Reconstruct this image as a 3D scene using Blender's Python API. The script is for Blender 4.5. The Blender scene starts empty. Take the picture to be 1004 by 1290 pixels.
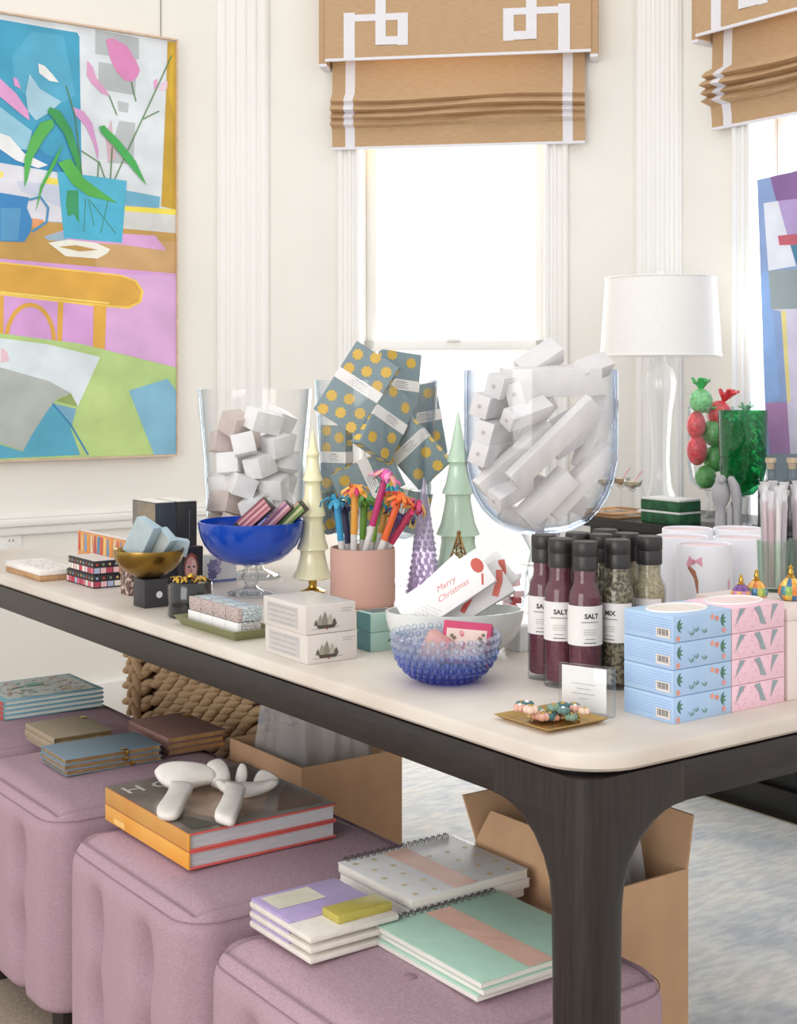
import bpy, bmesh, math, random
from mathutils import Matrix, Vector, noise
random.seed(7)
scene = bpy.context.scene
COL = scene.collection
# ---------------------------------------------------------------- camera
F, CX, HY, H = 1760.0, 502.0, 480.0, 1.17      # focal length (px), centre x, horizon y, eye height (m)
cam_d = bpy.data.cameras.new('camera'); cam = bpy.data.objects.new('camera', cam_d); COL.objects.link(cam)
cam_d.sensor_fit = 'HORIZONTAL'; cam_d.sensor_width = 36.0; cam_d.lens = 36.0*F/1004.0
cam_d.shift_y = -(645.0-HY)/1004.0
cam_d.clip_start = 0.05
cam.location = (0, 0, H); cam.rotation_euler = (math.pi/2, 0, 0)
scene.camera = cam
# ---------------------------------------------------------------- light
world = bpy.data.worlds.new('overcast_sky'); scene.world = world; world.use_nodes = True
bg = world.node_tree.nodes['Background']; bg.inputs[0].default_value = (1.0, 0.99, 0.975, 1); bg.inputs[1].default_value = 1.0
def area_light(name, loc, target, sx, sy, power, color=(1, 1, 1)):
    l = bpy.data.lights.new(name, 'AREA'); l.shape = 'RECTANGLE'; l.size = sx; l.size_y = sy; l.energy = power; l.color = color
    o = bpy.data.objects.new(name, l); COL.objects.link(o); o.location = loc
    o.rotation_euler = (Vector(target)-Vector(loc)).to_track_quat('-Z', 'Y').to_euler()
    return o
area_light('daylight_side_window', (2.6, 3.9, 1.75), (0.6, 2.2, 0.7), 1.6, 2.2, 120, (1, 0.98, 0.96))
area_light('daylight_back_window', (0.33, 5.9, 1.75), (0.0, 2.0, 0.6), 1.0, 2.2, 75, (1, 0.98, 0.96))
area_light('added_fill_behind_camera', (-2.4, -1.6, 1.5), (-0.1, 2.0, 0.45), 2.6, 2.2, 70, (1, 0.98, 0.95))  # soft fill added behind the camera to brighten the area under the table
scene.view_settings.view_transform = 'Standard'; scene.view_settings.look = 'None'
scene.view_settings.gamma = 1.0; scene.view_settings.use_curve_mapping = False
scene.view_settings.exposure = 0.16
scene.cycles.transparent_max_bounces = 32
# ---------------------------------------------------------------- frame of the room: u runs along the table away-left, v across it away-right
A = math.radians(35.75)
U = Vector((-math.sin(A), math.cos(A), 0)); V = Vector((math.cos(A), math.sin(A), 0))
ZT = 0.76                                              # table top
C = Vector((0.201, 1.506, 0))                          # near table corner
def tp(u, v, z=0): return C + U*u + V*v + Vector((0, 0, z))
def W(px, py, d): return Vector(((px-CX)/F*d, d, H+(HY-py)/F*d))
def onz(px, py, z=ZT):
    d = F*(H-z)/(py-HY); return Vector(((px-CX)/F*d, d, z))
def reach(P, D, px):                                   # distance along D from P until the point shows in column px
    k = (px-CX)/F; return (k*P.y-P.x)/(D.x-k*D.y)
def onplane(px, py, P0, n):
    r = Vector(((px-CX)/F, 1, (HY-py)/F)); o = Vector((0, 0, H))
    t = (P0-o).dot(n)/r.dot(n); return o+r*t
# ---------------------------------------------------------------- materials
def lin(h):
    h = h.lstrip('#'); c = [int(h[i:i+2], 16)/255 for i in (0, 2, 4)]
    return tuple(x/12.92 if x <= 0.04045 else ((x+0.055)/1.055)**2.4 for x in c)+(1,)
MATS = {}
def nodes(name):
    m = bpy.data.materials.new(name); m.use_nodes = True
    return m, m.node_tree.nodes, m.node_tree.links
def mat(name, hexc='#808080', rough=0.5, metal=0.0, var=0.06, vs=14.0, bump=0.0, bs=300.0, coat=0.0, hex2=None, stretch=None, spec=0.5, detail=3.0, lo=0.35, hi=0.65, alpha=None, emit=0.0, trans=0.0, sss=0.0):
    if name in MATS: return MATS[name]
    m, N, L = nodes(name); b = N['Principled BSDF']
    tc = N.new('ShaderNodeTexCoord'); mp = N.new('ShaderNodeMapping'); L.new(tc.outputs['Object'], mp.inputs['Vector'])
    if stretch: mp.inputs['Scale'].default_value = stretch
    nz = N.new('ShaderNodeTexNoise'); nz.inputs['Scale'].default_value = vs; nz.inputs['Detail'].default_value = detail
    L.new(mp.outputs['Vector'], nz.inputs['Vector'])
    cr = N.new('ShaderNodeValToRGB'); c1 = lin(hexc)
    c2 = lin(hex2) if hex2 else tuple(min(1, x*(1+var)) for x in c1[:3])+(1,)
    if not hex2: c1 = tuple(x*(1-var) for x in c1[:3])+(1,)
    cr.color_ramp.elements[0].color = c1; cr.color_ramp.elements[1].color = c2
    cr.color_ramp.elements[0].position = lo; cr.color_ramp.elements[1].position = hi
    L.new(nz.outputs['Fac'], cr.inputs['Fac']); L.new(cr.outputs['Color'], b.inputs['Base Color'])
    b.inputs['Roughness'].default_value = rough; b.inputs['Metallic'].default_value = metal
    b.inputs['Specular IOR Level'].default_value = spec; b.inputs['Coat Weight'].default_value = coat; b.inputs['Coat Roughness'].default_value = 0.08
    if trans: b.inputs['Transmission Weight'].default_value = trans
    if sss:
        b.inputs['Subsurface Weight'].default_value = sss; b.inputs['Subsurface Radius'].default_value = (0.01, 0.01, 0.01); b.inputs['Subsurface Scale'].default_value = 1.0
    if bump:
        n2 = N.new('ShaderNodeTexNoise'); n2.inputs['Scale'].default_value = bs; n2.inputs['Detail'].default_value = 2
        L.new(mp.outputs['Vector'], n2.inputs['Vector'])
        bp = N.new('ShaderNodeBump'); bp.inputs['Strength'].default_value = bump; bp.inputs['Distance'].default_value = 0.002
        L.new(n2.outputs['Fac'], bp.inputs['Height']); L.new(bp.outputs['Normal'], b.inputs['Normal'])
    MATS[name] = m; return m
def print_mat(name='printed_ink', rough=0.45, coat=0.0, var=0.05, vs=60):
    if name in MATS: return MATS[name]
    m, N, L = nodes(name); b = N['Principled BSDF']
    at = N.new('ShaderNodeAttribute'); at.attribute_name = 'Col'
    tc = N.new('ShaderNodeTexCoord'); nz = N.new('ShaderNodeTexNoise'); nz.inputs['Scale'].default_value = vs
    L.new(tc.outputs['Object'], nz.inputs['Vector'])
    mr = N.new('ShaderNodeMapRange'); mr.inputs['From Min'].default_value = 0.3; mr.inputs['From Max'].default_value = 0.7
    mr.inputs['To Min'].default_value = 1-var; mr.inputs['To Max'].default_value = 1+var; L.new(nz.outputs['Fac'], mr.inputs['Value'])
    mx = N.new('ShaderNodeVectorMath'); mx.operation = 'SCALE'; L.new(at.outputs['Color'], mx.inputs[0]); L.new(mr.outputs['Result'], mx.inputs['Scale'])
    L.new(mx.outputs['Vector'], b.inputs['Base Color']); b.inputs['Roughness'].default_value = rough; b.inputs['Coat Weight'].default_value = coat
    MATS[name] = m; return m
def glass(name, face='#ffffff', edge='#c9d6de', refl=0.55, rough=0.03, power=2.5, body=0.0, bodycol='#ffffff', base=0.05):
    """thin clear glass: transparent, tinted more where the wall is seen edge-on, with Fresnel-like reflection"""
    if name in MATS: return MATS[name]
    m, N, L = nodes(name); N.remove(N['Principled BSDF']); out = N['Material Output']
    lw = N.new('ShaderNodeLayerWeight'); lw.inputs['Blend'].default_value = 0.5
    pw = N.new('ShaderNodeMath'); pw.operation = 'POWER'; pw.inputs[1].default_value = power; L.new(lw.outputs['Facing'], pw.inputs[0])
    cm = N.new('ShaderNodeMix'); cm.data_type = 'RGBA'; cm.inputs[6].default_value = lin(face); cm.inputs[7].default_value = lin(edge); L.new(pw.outputs[0], cm.inputs[0])
    tr = N.new('ShaderNodeBsdfTransparent'); L.new(cm.outputs[2], tr.inputs['Color'])
    gl = N.new('ShaderNodeBsdfGlossy'); gl.inputs['Roughness'].default_value = rough
    fa = N.new('ShaderNodeMath'); fa.operation = 'MULTIPLY_ADD'; fa.inputs[1].default_value = refl; fa.inputs[2].default_value = base; L.new(pw.outputs[0], fa.inputs[0])
    ms = N.new('ShaderNodeMixShader'); L.new(fa.outputs[0], ms.inputs[0]); L.new(tr.outputs[0], ms.inputs[1]); L.new(gl.outputs[0], ms.inputs[2])
    last = ms
    if body:
        df = N.new('ShaderNodeBsdfPrincipled'); df.inputs['Base Color'].default_value = lin(bodycol); df.inputs['Roughness'].default_value = 0.12
        m2 = N.new('ShaderNodeMixShader'); m2.inputs[0].default_value = body; L.new(ms.outputs[0], m2.inputs[1]); L.new(df.outputs[0], m2.inputs[2]); last = m2
    L.new(last.outputs[0], out.inputs['Surface'])
    MATS[name] = m; return m
# ---------------------------------------------------------------- mesh builder
_box = {}
def rbox(sx, sy, sz, b=0.0, seg=2):
    k = (round(sx, 5), round(sy, 5), round(sz, 5), round(b, 5), seg)
    if k not in _box:
        bm = bmesh.new(); bmesh.ops.create_cube(bm, size=1.0); bmesh.ops.scale(bm, vec=(sx, sy, sz), verts=bm.verts)
        if b > 0: bmesh.ops.bevel(bm, geom=list(bm.edges), offset=min(b, 0.45*min(sx, sy, sz)), segments=seg, profile=0.5, affect='EDGES')
        bm.verts.index_update()
        _box[k] = ([v.co.copy() for v in bm.verts], [[v.index for v in f.verts] for f in bm.faces]); bm.free()
    return _box[k]
def frame(o, x, y):
    x = Vector(x).normalized(); y = Vector(y).normalized(); z = x.cross(y)
    M = Matrix((x, y, z)).transposed().to_4x4(); M.translation = Vector(o); return M
_txt = {}
def text_geo(s, size, align, bold=0.0, shear=0.0):
    k = (s, size, align, bold, shear)
    if k not in _txt:
        cu = bpy.data.curves.new('t', 'FONT'); cu.body = s; cu.size = size; cu.align_x = align; cu.resolution_u = 2; cu.offset = bold; cu.shear = shear
        o = bpy.data.objects.new('t', cu); me = bpy.data.meshes.new_from_object(o)
        _txt[k] = ([v.co.copy() for v in me.vertices], [list(p.vertices) for p in me.polygons])
        bpy.data.objects.remove(o); bpy.data.meshes.remove(me); bpy.data.curves.remove(cu)
    return _txt[k]
class MB:
    def __init__(s): s.v = []; s.f = []; s.mi = []; s.col = []; s.mats = []; s.sm = []
    def add(s, vs, fs, m, M=None, col=None, smooth=False):
        if m not in s.mats: s.mats.append(m)
        i = s.mats.index(m); o = len(s.v)
        s.v.extend([(M @ Vector(v)) if M else Vector(v) for v in vs])
        c = lin(col) if isinstance(col, str) else col
        for f in fs: s.f.append([j+o for j in f]); s.mi.append(i); s.col.append(c); s.sm.append(smooth)
        return s
    def box(s, size, c, m, b=0.0, M=None, col=None, seg=2):
        vs, fs = rbox(*size, b, seg); T = Matrix.Translation(c)
        return s.add(vs, fs, m, (M @ T) if M else T, col, b > 0)
    def cbox(s, x0, x1, y0, y1, z0, z1, m, b=0.0, col=None, M=None):
        return s.box((x1-x0, y1-y0, z1-z0), ((x0+x1)/2, (y0+y1)/2, (z0+z1)/2), m, b, M, col)
    def lathe(s, prof, m, seg=40, M=None, col=None, rib=None, smooth=True, cap=True, sq=None):
        vs = []; fs = []; n = len(prof)
        for (r, z) in prof:
            for k in range(seg):
                t = 2*math.pi*k/seg; q = r*(1+rib[1]*math.cos(rib[0]*t)) if rib else r
                x, y = q*math.cos(t), q*math.sin(t)
                if sq: y *= sq
                vs.append((x, y, z))
        for i in range(n-1):
            for k in range(seg):
                k2 = (k+1) % seg; fs.append([i*seg+k, i*seg+k2, (i+1)*seg+k2, (i+1)*seg+k])
        if cap:
            if prof[0][0] > 1e-4: fs.append(list(range(seg))[::-1])
            if prof[-1][0] > 1e-4: fs.append([(n-1)*seg+k for k in range(seg)])
        return s.add(vs, fs, m, M, col, smooth)
    def tube(s, pts, r, m, seg=8, M=None, col=None, closed=False, flat=1.0, up=(0, 0, 1)):
        pts = [Vector(p) for p in pts]; n = len(pts); vs = []; fs = []
        rs = r if isinstance(r, (list, tuple)) else [r]*n
        for i, p in enumerate(pts):
            a = pts[(i-1) % n] if (closed or i > 0) else p; b = pts[(i+1) % n] if (closed or i < n-1) else p
            t = (b-a).normalized(); q = Vector(up)
            if abs(t.dot(q)) > 0.95: q = Vector((1, 0, 0)) if abs(t.x) < 0.9 else Vector((0, 1, 0))
            x = t.cross(q).normalized(); y = x.cross(t)
            for k in range(seg):
                w = 2*math.pi*k/seg; vs.append(p + x*(rs[i]*math.cos(w)) + y*(rs[i]*flat*math.sin(w)))
        for i in range(n if closed else n-1):
            j = (i+1) % n
            for k in range(seg):
                k2 = (k+1) % seg; fs.append([i*seg+k, i*seg+k2, j*seg+k2, j*seg+k])
        if not closed: fs.append(list(range(seg))[::-1]); fs.append([(n-1)*seg+k for k in range(seg)])
        return s.add(vs, fs, m, M, col, True)
    def ball(s, c, r, m, seg=10, rings=6, M=None, col=None, sc=(1, 1, 1), rot=None, smooth=True):
        vs = [Vector((0, 0, -1))]; fs = []
        for i in range(1, rings):
            a = math.pi*i/rings-math.pi/2
            for k in range(seg):
                t = 2*math.pi*k/seg; vs.append(Vector((math.cos(a)*math.cos(t), math.cos(a)*math.sin(t), math.sin(a))))
        vs.append(Vector((0, 0, 1)))
        for k in range(seg): fs.append([0, 1+(k+1) % seg, 1+k]); fs.append([len(vs)-1, len(vs)-1-seg+k, len(vs)-1-seg+(k+1) % seg])
        for i in range(rings-2):
            for k in range(seg): a = 1+i*seg; fs.append([a+k, a+(k+1) % seg, a+seg+(k+1) % seg, a+seg+k])
        out = []
        for v in vs:
            q = Vector((v.x*sc[0]*r, v.y*sc[1]*r, v.z*sc[2]*r)); q = (rot @ q) if rot else q; out.append(q+Vector(c))
        return s.add(out, fs, m, M, col, smooth)
    def poly(s, pts, m, M=None, col=None):
        pts = [Vector(p) if len(p) == 3 else Vector((p[0], p[1], 0)) for p in pts]
        # keep the outline turning counter-clockwise in its own frame so that it faces +z
        ar = sum(pts[i].x*pts[(i+1) % len(pts)].y-pts[(i+1) % len(pts)].x*pts[i].y for i in range(len(pts)))
        if ar < 0 and M: pts = pts[::-1]
        return s.add(pts, [list(range(len(pts)))], m, M, col)
    def prism(s, pts, z0, z1, m, M=None, col=None, smooth=False):
        ar = sum(pts[i][0]*pts[(i+1) % len(pts)][1]-pts[(i+1) % len(pts)][0]*pts[i][1] for i in range(len(pts)))
        if ar < 0: pts = pts[::-1]
        n = len(pts); vs = [(p[0], p[1], z0) for p in pts]+[(p[0], p[1], z1) for p in pts]
        fs = [list(range(n))[::-1], [n+i for i in range(n)]]+[[i, (i+1) % n, n+(i+1) % n, n+i] for i in range(n)]
        return s.add(vs, fs, m, M, col, smooth)
    def stroke(s, pts, w, m, M=None, col=None):
        pts = [Vector((p[0], p[1], 0)) for p in pts]; L = []; R = []
        for i, p in enumerate(pts):
            t = (pts[min(i+1, len(pts)-1)]-pts[max(i-1, 0)]).normalized(); nn = Vector((-t.y, t.x, 0))*w/2; L.append(p+nn); R.append(p-nn)
        vs = L+R; n = len(pts)
        return s.add(vs, [[i, n+i, n+i+1, i+1] for i in range(n-1)], m, M, col)
    def text(s, body, size, m, M, col, align='CENTER', bold=0.0, shear=0.0):
        vs, fs = text_geo(body, size, align, bold, shear); return s.add(vs, fs, m, M, col)
    def build(s, name, parent=None, loc=None, M=None, sharp=38):
        me = bpy.data.meshes.new(name); me.from_pydata([tuple(v) for v in s.v], [], s.f)
        for m in s.mats: me.materials.append(m)
        me.polygons.foreach_set('material_index', s.mi); me.polygons.foreach_set('use_smooth', s.sm)
        if any(c is not None for c in s.col):
            at = me.color_attributes.new('Col', 'FLOAT_COLOR', 'CORNER'); d = []
            for p, c in zip(me.polygons, s.col): d.extend(list(c or (0.8, 0.8, 0.8, 1))*p.loop_total)
            at.data.foreach_set('color', d)
        me.update()
        if any(s.sm): me.set_sharp_from_angle(angle=math.radians(sharp))
        o = bpy.data.objects.new(name, me); COL.objects.link(o)
        if parent: o.parent = parent
        if M is not None: o.matrix_world = M
        elif loc is not None: o.location = loc
        return o
def tag(o, label, cat, group=None):
    o['label'] = label; o['category'] = cat
    if group: o['group'] = group
    return o
def struct(o, label=None):
    o['kind'] = 'structure'
    if label: o['label'] = label
    return o
def thing(name, label, cat, loc=(0, 0, 0), rotz=0.0, group=None, M=None):
    o = bpy.data.objects.new(name, None); COL.objects.link(o); o.empty_display_size = 0.02
    if M is not None: o.matrix_world = M
    else: o.location = loc; o.rotation_euler = (0, 0, rotz)
    return tag(o, label, cat, group)
def dup(o, M=None, parent=None):
    c = o.copy(); COL.objects.link(c)
    if parent: c.parent = parent
    if M is not None: c.matrix_local = M
    return c
# faces of a corner box: x = v (right-hand face runs along it), y = u (left-hand face runs along it)
def face(which, sx, sy, sz, e=0.0004, z0=0.0):
    if which == 'left': return frame((-e, sy, z0), (0, -1, 0), (0, 0, 1))
    if which == 'right': return frame((0, -e, z0), (1, 0, 0), (0, 0, 1))
    return frame((0, 0, z0+sz+e), (1, 0, 0), (0, 1, 0))
def fit(near, lpx, rpx, top, z=ZT, rot=0.0):
    """corner box whose near bottom corner shows at pixel near, on the level z"""
    P = onz(near[0], near[1], z); a = A+math.radians(rot)
    vx = Vector((math.cos(a), math.sin(a), 0)); uy = Vector((-math.sin(a), math.cos(a), 0))
    return P, a, reach(P, vx, rpx), reach(P, uy, lpx), (near[1]-top)*P.y/F
def facing(px, py, d, roll=0, yaw=0, pitch=0):
    """frame at a pixel and depth: local x right, y up, z to the camera, then turned"""
    B = Matrix(((1, 0, 0), (0, 0, -1), (0, 1, 0))).to_4x4()       # x->X, y->Z, z->-Y
    M = Matrix.Rotation(math.radians(yaw), 4, 'Z') @ B @ Matrix.Rotation(math.radians(pitch), 4, 'X') @ Matrix.Rotation(math.radians(roll), 4, 'Z')
    M.translation = W(px, py, d); return M
def rect(x0, x1, y0, y1): return [(x0, y0), (x1, y0), (x1, y1), (x0, y1)]
def disc(cx, cy, rx, ry=None, n=20, a0=0.0):
    ry = ry or rx; return [(cx+rx*math.cos(a0+2*math.pi*i/n), cy+ry*math.sin(a0+2*math.pi*i/n)) for i in range(n)]
def star(cx, cy, r, n=8, k=0.78, a0=0.2): return [(cx+(r if i % 2 == 0 else r*k)*math.cos(a0+math.pi*i/n), cy+(r if i % 2 == 0 else r*k)*math.sin(a0+math.pi*i/n)) for i in range(2*n)]
INK = print_mat(); PAINT = print_mat('oil_paint', 0.6, 0, 0.10, 9)
GLASS = glass('clear_glass', '#ffffff', '#c3d0da', 0.45, 0.03, 3.0, base=0.025)
# ================================================================ ROOM
K12 = Vector((-0.565, 5.068, 0)); K23 = Vector((0.905, 4.827, 0)); Zv = Vector((0, 0, 1))
E2 = (K23-K12).normalized()
MW1 = frame(K12-V*3.2, V, Zv); MW2 = frame(K12, E2, Zv); MW3 = frame(K23, -U, Zv)     # local x along wall, y up, z into the room
def wl(Mw, px, py, off=0.0):
    n = Mw.to_3x3() @ Vector((0, 0, 1)); p = Mw.inverted() @ onplane(px, py, Mw.translation+n*off, n); return p.x, p.y
WALL = mat('warm_white_wall_paint', '#f1eee8', 0.75, var=0.015, vs=3)
TRIM = mat('white_gloss_trim_paint', '#f4f3f0', 0.4, var=0.01, vs=4)
CARPET = mat('beige_carpet', '#a39585', 0.95, var=0.14, vs=120, bump=0.6, bs=260)
WH = 3.15
m = MB(); m.cbox(-4, 6, -1, 8, -0.06, 0.0, CARPET); struct(m.build('floor'))
# rug: pale, faded
def rug_mat():
    mm, N, L = nodes('faded_pale_rug'); b = N['Principled BSDF']; b.inputs['Roughness'].default_value = 0.95
    tc = N.new('ShaderNodeTexCoord')
    def ns(scale, det, sx=1, sy=1):
        mp = N.new('ShaderNodeMapping'); mp.inputs['Scale'].default_value = (sx, sy, 1); L.new(tc.outputs['Object'], mp.inputs['Vector'])
        t = N.new('ShaderNodeTexNoise'); t.inputs['Scale'].default_value = scale; t.inputs['Detail'].default_value = det; L.new(mp.outputs['Vector'], t.inputs['Vector']); return t
    r1 = N.new('ShaderNodeValToRGB'); e = r1.color_ramp.elements; e[0].position = 0.36; e[0].color = lin('#c6cacf'); e[1].position = 0.56; e[1].color = lin('#e2e0db')
    x = e.new(0.47); x.color = lin('#dcdedd'); L.new(ns(4.2, 5).outputs['Fac'], r1.inputs['Fac'])
    r2 = N.new('ShaderNodeValToRGB'); r2.color_ramp.elements[0].position = 0.42; r2.color_ramp.elements[0].color = (0.78, 0.8, 0.83, 1); r2.color_ramp.elements[1].position = 0.6; r2.color_ramp.elements[1].color = (1, 1, 1, 1)
    L.new(ns(16, 6, 1, 3.5).outputs['Fac'], r2.inputs['Fac'])
    mx = N.new('ShaderNodeMix'); mx.data_type = 'RGBA'; mx.blend_type = 'MULTIPLY'; mx.inputs[0].default_value = 0.8
    L.new(r1.outputs['Color'], mx.inputs[6]); L.new(r2.outputs['Color'], mx.inputs[7]); L.new(mx.outputs[2], b.inputs['Base Color'])
    bp = N.new('ShaderNodeBump'); bp.inputs['Strength'].default_value = 0.5; bp.inputs['Distance'].default_value = 0.003; L.new(ns(220, 2).outputs['Fac'], bp.inputs['Height']); L.new(bp.outputs['Normal'], b.inputs['Normal'])
    return mm
RUG = rug_mat()
m = MB(); m.cbox(0.84, 1.94, -2.0, 2.5, 0.0, 0.006, RUG, 0.002)
tag(m.build('area_rug', M=frame(tp(0, 0), V, U)), 'pale faded blue-grey area rug lying under and beyond the table', 'rug')
# left wall
m = MB(); m.cbox(0, 3.2, 0, WH, -0.12, 0, WALL, M=None); struct(m.build('wall_left', M=MW1))
x, zr = wl(MW1, 60, 656)
m = MB()
m.cbox(0, 3.1, zr-0.012, zr+0.014, 0.0, 0.030, TRIM, 0.006); m.cbox(0, 3.1, zr-0.040, zr-0.012, 0.0, 0.018, TRIM, 0.004); m.cbox(0, 3.1, zr+0.014, zr+0.026, 0.0, 0.014, TRIM, 0.003)
struct(m.build('trim_1', M=MW1), 'white chair rail moulding on left wall')
m = MB(); m.cbox(0, 3.15, 0, 0.15, 0.0, 0.02, TRIM, 0.006); struct(m.build('baseboard_left', M=MW1))
# power outlet
ox, oz = wl(MW1, 13, 692)
DARK = mat('dark_slot', '#3a3836', 0.6)
t = thing('power_outlet', 'white wall power outlet below the chair rail at far left', 'outlet', M=MW1 @ Matrix.Translation((ox, oz, 0.0)))
m = MB(); m.box((0.075, 0.125, 0.006), (0, 0, 0.003), TRIM, 0.003); m.build('cover_plate', t)
for dy in (0.026, -0.026):
    m = MB(); m.lathe([(0.017, 0), (0.017, 0.002), (0.0, 0.002)], TRIM, 20, Matrix.Translation((0, dy, 0.006)))
    for dx in (-0.006, 0.006): m.box((0.0025, 0.009, 0.0006), (dx, dy+0.003, 0.0083), DARK)
    m.build('socket', t)
# facet walls with window openings
def facet(name, Mw, length, x0, x1, zs, zh):
    m = MB(); T = 0.16
    if x0 > 0: m.cbox(0, x0, 0, WH, -T, 0, WALL)
    if x1 < length: m.cbox(x1, length, 0, WH, -T, 0, WALL)
    m.cbox(x0, x1, 0, zs, -T, 0, WALL); m.cbox(x0, x1, zh, WH, -T, 0, WALL)
    struct(m.build(name, M=Mw))
    m = MB(); m.cbox(0, length, 0, 0.16, 0.0, 0.02, TRIM, 0.006); return m
def casing(Mw, n, x0, x1, zs, zh, w, zm, mull=()):
    m = MB()
    for a, s in ((x0, -1), (x1, 1)):
        m.cbox(min(a, a+s*w), max(a, a+s*w), zs-0.05, zh+w, 0, 0.016, TRIM, 0.003)
        for f, rr in ((0.12, 0.010), (0.45, 0.008), (0.85, 0.011)):
            m.tube([(a+s*w*f, zs-0.05, 0.016), (a+s*w*f, zh+w, 0.016)], rr, TRIM, 10)
    m.cbox(x0-w, x1+w, zh, zh+w, 0, 0.018, TRIM, 0.003); m.cbox(x0-w-0.03, x1+w+0.03, zs-0.03, zs, -0.02, 0.05, TRIM, 0.006); m.cbox(x0-w, x1+w, zs-0.11, zs-0.03, 0, 0.016, TRIM, 0.003)
    root = bpy.data.objects.new('window_%d' % n, None); COL.objects.link(root); root.matrix_world = Mw; struct(root)
    m.build('window_casing', root)
    PANE = glass('window_pane_glass', '#ffffff', '#eef2f3', 0.12)
    for z0, z1, dz in ((zs, zm+0.02, -0.07), (zm-0.02, zh, -0.105)):
        f = MB(); sw = 0.038
        f.cbox(x0, x0+sw, z0, z1, dz-0.03, dz, TRIM, 0.004); f.cbox(x1-sw, x1, z0, z1, dz-0.03, dz, TRIM, 0.004)
        f.cbox(x0, x1, z0, z0+(0.035 if z0 > zs else 0.06), dz-0.03, dz, TRIM, 0.004); f.cbox(x0, x1, z1-0.035, z1, dz-0.03, dz, TRIM, 0.004)
        s = f.build('sash', root)
        p = MB(); p.cbox(x0+sw, x1-sw, z0+0.03, z1-0.03, dz-0.018, dz-0.014, PANE); p.build('pane', s)
    l = MB(); l.box((0.05, 0.014, 0.02), ((x0+x1)/2, zm+0.022, -0.065), TRIM, 0.004); l.build('sash_latch', root)
x0, _ = wl(MW2, 456, 300, -0.02); x1, _ = wl(MW2, 686, 300, -0.02); _, zm = wl(MW2, 570, 436, -0.08)
L2 = (K23-K12).length; ZS, ZH = 0.46, 2.75
struct(facet('wall_back', MW2, L2, x0, x1, ZS, ZH).build('baseboard_back', M=MW2))
casing(MW2, 1, x0, x1, ZS, ZH, 0.085, zm)
x30, _ = wl(MW3, 952, 300); W3 = x1-x0+0.1
struct(facet('wall_right', MW3, 3.4, x30, x30+W3, ZS, ZH).build('baseboard_right', M=MW3))
casing(MW3, 2, x30, x30+W3, ZS, ZH, 0.085, zm)
# fluted pilasters at the bay corners
def pilaster(n, K, dirx, w):
    Mp = frame(K-dirx*w/2, dirx, Zv); m = MB()
    m.cbox(0, w, 0, WH, -0.06, 0.035, TRIM, 0.004)
    k = 5
    for i in range(k): m.tube([(w*(i+0.5)/k, 0.2, 0.035), (w*(i+0.5)/k, WH, 0.035)], w/k*0.36, TRIM, 12, flat=0.55)
    m.cbox(-0.01, w+0.01, 0, 0.2, -0.06, 0.05, TRIM, 0.005)
    struct(m.build('trim_%d' % n, M=Mp), 'white fluted pilaster at the bay corner')
pilaster(2, K12-Vector((0, 0.02, 0)), (V+E2).normalized(), 0.185)
pilaster(3, K23-Vector((0.0, 0.02, 0)), (E2-U).normalized(), 0.168)
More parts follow.
